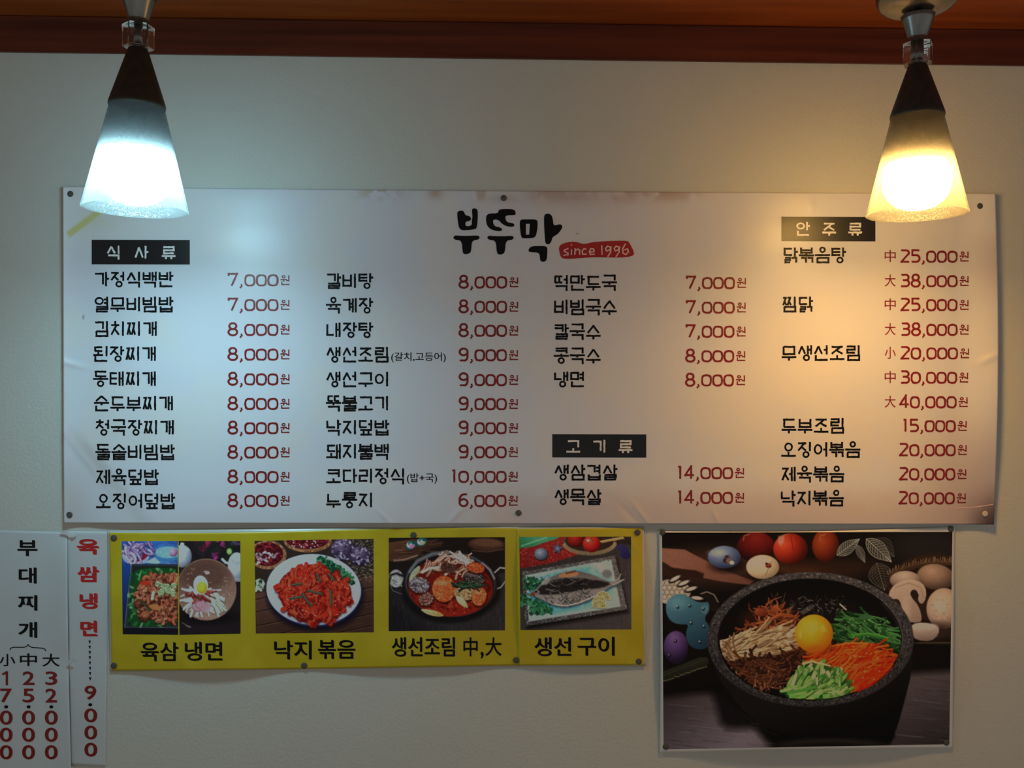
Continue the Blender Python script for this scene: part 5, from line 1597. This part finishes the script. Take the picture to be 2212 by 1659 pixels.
    for _ in range(120):
        t, q = R.uniform(0, 6.283), math.sqrt(R.random()); A.ell(590 + 320 * q * math.cos(t), 545 + 205 * q * math.sin(t), R.uniform(2, 5), R.uniform(2, 3.5), R.choice([(240, 170, 130), (206, 90, 50)]), 2.5, .6)
    A.grain(.10, 10)
    return A


def paint_fish():
    A = Art(1115, 125, 2030, 890, 3.626, 810, 1120, 1.25, 14, (40, 35, 33))
    R = A.R
    A.poly([(1115, 300), (2030, 200), (2030, 890), (1115, 890)], (48, 43, 42), 20, 1, (66, 62, 62), ((1500, 300), (1900, 850)))
    for _ in range(160):
        x, y = R.uniform(1120, 2020), R.uniform(230, 880); A.line([(x, y), (x + R.uniform(-6, 8), y + R.uniform(40, 120))], 4, R.choice([(84, 78, 76), (26, 22, 22), (100, 94, 90)]), 4, .3)
    A.poly([(1115, 250), (1300, 150), (1620, 130), (1600, 280), (1380, 350), (1115, 395)], (132, 34, 30), 8, 1, (104, 24, 24), ((1300, 180), (1200, 390)))
    for _ in range(420):
        x, y = R.uniform(1130, 1590), R.uniform(170, 380)
        if A.inside([(1115, 250), (1300, 150), (1620, 130), (1600, 280), (1380, 350), (1115, 395)], x, y): A.ell(x, y, 5, 4, R.choice([(160, 56, 50), (90, 20, 20), (176, 80, 70)]), 3, .6)
    A.poly([(1115, 125), (1460, 125), (1430, 160), (1330, 185), (1260, 215), (1180, 230), (1115, 235)], (70, 140, 100), 6, 1, (40, 104, 70), ((1250, 140), (1180, 230)), 1); A.line([(1150, 215), (1250, 180), (1340, 150)], 12, (140, 196, 160), 10, .6)
    A.ell(1303, 285, 55, 48, (26, 22, 26), 8, .8); A.ball(1300, 278, 52, 46, (150, 160, 172), (96, 108, 124), (50, 58, 72), (-.2, -.3), 4)
    st = [(1430 + (44 if k % 2 == 0 else 20) * math.cos(k * .628 - 1.4), 235 + (48 if k % 2 == 0 else 20) * math.sin(k * .628 - 1.4)) for k in range(10)]
    A.poly([(x + 4, y + 8) for x, y in st], (30, 14, 16), 6, .8); A.poly(st, (72, 88, 112), 4); A.ell(1430, 236, 14, 12, (120, 136, 156), 6, .7)
    A.ell(1680, 190, 210, 95, (84, 72, 56), 5); A.ell(1680, 176, 190, 80, (44, 34, 28), 8)
    for k in range(60):
        t = .05 + k / 60 * 3.0; A.line([(1680 + 192 * math.cos(t), 180 + 82 * math.sin(t)), (1680 + 212 * math.cos(t), 192 + 97 * math.sin(t))], 4, (170, 154, 120), 3, .8)
    A.ball(1575, 165, 68, 60, (170, 50, 40), (130, 26, 22), (60, 10, 10)); A.ball(1697, 200, 70, 66, (226, 90, 80), (176, 34, 28), (84, 12, 12), (-.3, -.4), 4)
    A.line([(1690, 150), (1705, 170), (1700, 180)], 6, (60, 70, 30), 3); A.ell(1668, 172, 12, 9, (250, 220, 214), 5, .8)
    for s in range(26): A.ell(1770 + s * 7, 178 - s * 1.3 + (s % 2) * 9, 9, 5, (190, 166, 110), 3, .85, .5 * (1 if s % 2 else -1))
    A.poly([(1880, 230), (1920, 195), (1975, 215), (1990, 255), (2005, 300), (1960, 325), (1915, 295), (1930, 260)], (44, 46, 92), 6, 1, (30, 30, 70), ((1900, 210), (1980, 310)), 1)
    # platter
    pl = [(1150, 420), (1880, 290), (1975, 712), (1180, 845)]
    A.poly([(x + 10, y + 26) for x, y in pl], (12, 10, 10), 40, .9)
    A.poly(pl, (58, 54, 54), 6, 1, (96, 90, 88), ((1300, 800), (1700, 320)))
    A.poly([(1178, 445), (1850, 320), (1925, 690), (1205, 808)], (150, 170, 176), 10); inn = [(1200, 470), (1820, 345), (1880, 670), (1230, 780)]
    A.poly(inn, (70, 146, 176), 30, 1, (120, 174, 190), ((1300, 480), (1800, 700)), 1)
    for a, b in zip(pl, pl[1:] + pl[:1]):
        for _ in range(150):
            t = R.random(); k = R.uniform(.0, .13)
            x, y = a[0] + (b[0] - a[0]) * t, a[1] + (b[1] - a[1]) * t
            x += (1540 - x) * k * .55; y += (570 - y) * k
            A.ell(x, y, R.uniform(3, 9), R.uniform(3, 6), R.choice([(40, 36, 36), (150, 166, 170), (70, 70, 70), (110, 130, 136)]), 4, .45, R.uniform(0, 3))
    for _ in range(30): A.ell(R.uniform(1250, 1850), R.uniform(380, 730), R.uniform(10, 40), R.uniform(5, 14), R.choice([(70, 150, 180), (190, 210, 212)]), 12, .35, R.uniform(0, 3))
    for cx, cy, n in ((1250, 510, 90), (1300, 700, 120), (1210, 640, 50)):
        for _ in range(n): A.ell(cx + R.uniform(-85, 85), cy + R.uniform(-48, 48), R.uniform(8, 24), R.uniform(5, 12), R.choice([(24, 74, 46), (40, 104, 66), (12, 46, 30), (60, 130, 86)]), 4, .8, R.uniform(0, 3))
    A.poly([(1740, 380), (1760, 335), (1785, 390), (1850, 400), (1865, 450), (1820, 480), (1770, 460)], (176, 182, 184), 5, 1, (120, 126, 130), ((1750, 350), (1840, 470)), 1); A.ell(1815, 432, 36, 28, (96, 100, 104), 8, .8)
    # grilled fish
    fi = [(1225, 590), (1270, 540), (1330, 480), (1420, 440), (1520, 408), (1620, 415), (1720, 445), (1800, 480), (1860, 500), (1910, 455), (1922, 432), (1915, 480), (1950, 478), (1900, 520), (1850, 528), (1790, 570), (1700, 630), (1590, 670), (1490, 692), (1400, 680), (1320, 640), (1260, 615)]
    A.poly([(x + 5, y + 16) for x, y in fi], (40, 60, 66), 20, .8, smooth=1)
    A.poly(fi, (96, 92, 90), 4, 1, (150, 146, 142), ((1500, 420), (1520, 690)), 1)
    A.poly([(1240, 590), (1330, 500), (1450, 470), (1600, 470), (1740, 480), (1860, 508), (1780, 545), (1620, 560), (1480, 590), (1350, 600)], (28, 25, 26), 16, .95, smooth=1)
    A.poly([(1420, 455), (1500, 412), (1590, 415), (1600, 445), (1500, 465)], (176, 120, 84), 8, .9, smooth=1); A.line([(1500, 430), (1570, 412)], 14, (70, 44, 34), 6, .8)
    A.strands([(1300, 600), (1450, 590), (1650, 560), (1740, 560), (1640, 640), (1480, 680), (1360, 650)], 60, lambda x, y: -.5 if (int(x) // 30) % 2 else .9, .5, 46, 9, [(112, 108, 104), (96, 92, 90), (60, 56, 54), (84, 80, 78), (140, 136, 130)], .3, (40, 36, 36), (214, 212, 206), ha=.3)
    A.strands([(1280, 560), (1400, 480), (1600, 440), (1750, 470), (1600, 540), (1400, 580)], 40, .0, .5, 60, 6, [(60, 56, 56), (96, 90, 88), (16, 14, 14)], .3)
    A.line([(1400, 672), (1500, 684), (1600, 660), (1720, 610)], 9, (206, 202, 194), 6, .8); A.ell(1265, 578, 26, 20, (120, 112, 110), 8, .9); A.ell(1262, 574, 9, 9, (16, 12, 12), 3); A.poly([(1215, 585), (1250, 570), (1255, 605), (1225, 610)], (110, 44, 36), 8, .8)
    A.line([(1850, 512), (1910, 470), (1925, 435)], 9, (150, 146, 140), 4, .9); A.line([(1860, 520), (1950, 478)], 8, (170, 166, 160), 4, .9)
    A.poly([(1290, 520), (1350, 440), (1380, 480), (1340, 520)], (150, 150, 150), 8, .8, smooth=1)
    # lemon slices
    for x, y in ((1785, 600), (1755, 640), (1755, 668)):
        A.poly([(x - 60, y + 32)] + [(x + 58 * math.cos(t / 10.) , y + 30 + 58 * math.sin(t / 10.)) for t in range(-33, 3)], (60, 66, 40), 6, .7)
        A.poly([(x - 60 + 2, y + 28)] + [(x + 58 * math.cos(t / 10.), y + 26 + 58 * math.sin(t / 10.)) for t in range(-33, 3)], (196, 196, 140), 4)
        A.poly([(x - 50, y + 24)] + [(x + 49 * math.cos(t / 10.), y + 24 + 49 * math.sin(t / 10.)) for t in range(-32, 2)], (140, 136, 78), 4)
        for k in range(1, 6): A.line([(x, y + 22), (x + 48 * math.cos(-k * .524), y + 22 + 48 * math.sin(-k * .524))], 4, (206, 206, 160), 3, .8)
    A.grain(.10, 10)
    return A


YG = (2.4, 2.4, 2.6)
hang(paint_pork(), YS, ys, [(158, 182), (604, 180), (608, 926), (166, 922)], YG, 'printed photo of spicy pork on lettuce', 140, 230)
hang(paint_naengmyeon(), YS, ys, [(612, 180), (1103, 180), (1105, 918), (618, 926)], YG, 'printed photo of cold noodles with half an egg', 150, 230)
hang(paint_octopus(), YS, ys, [(1216, 178), (2164, 162), (2166, 906), (1226, 916)], YG, 'printed photo of red stir-fried octopus on a white plate', 290, 230)
hang(paint_stew(), YS, ys, [(108, 152), (1018, 146), (1018, 876), (107, 882)], YG, 'printed photo of red fish stew in a black pan', 290, 230)
hang(paint_fish(), FS, fs, [(1130, 144), (2006, 142), (2008, 868), (1140, 874)], YG, 'printed photo of a grilled fish with lemon slices', 280, 230)

bpy.data.objects.remove(_txt_ob)
bpy.data.curves.remove(_txt_cu)
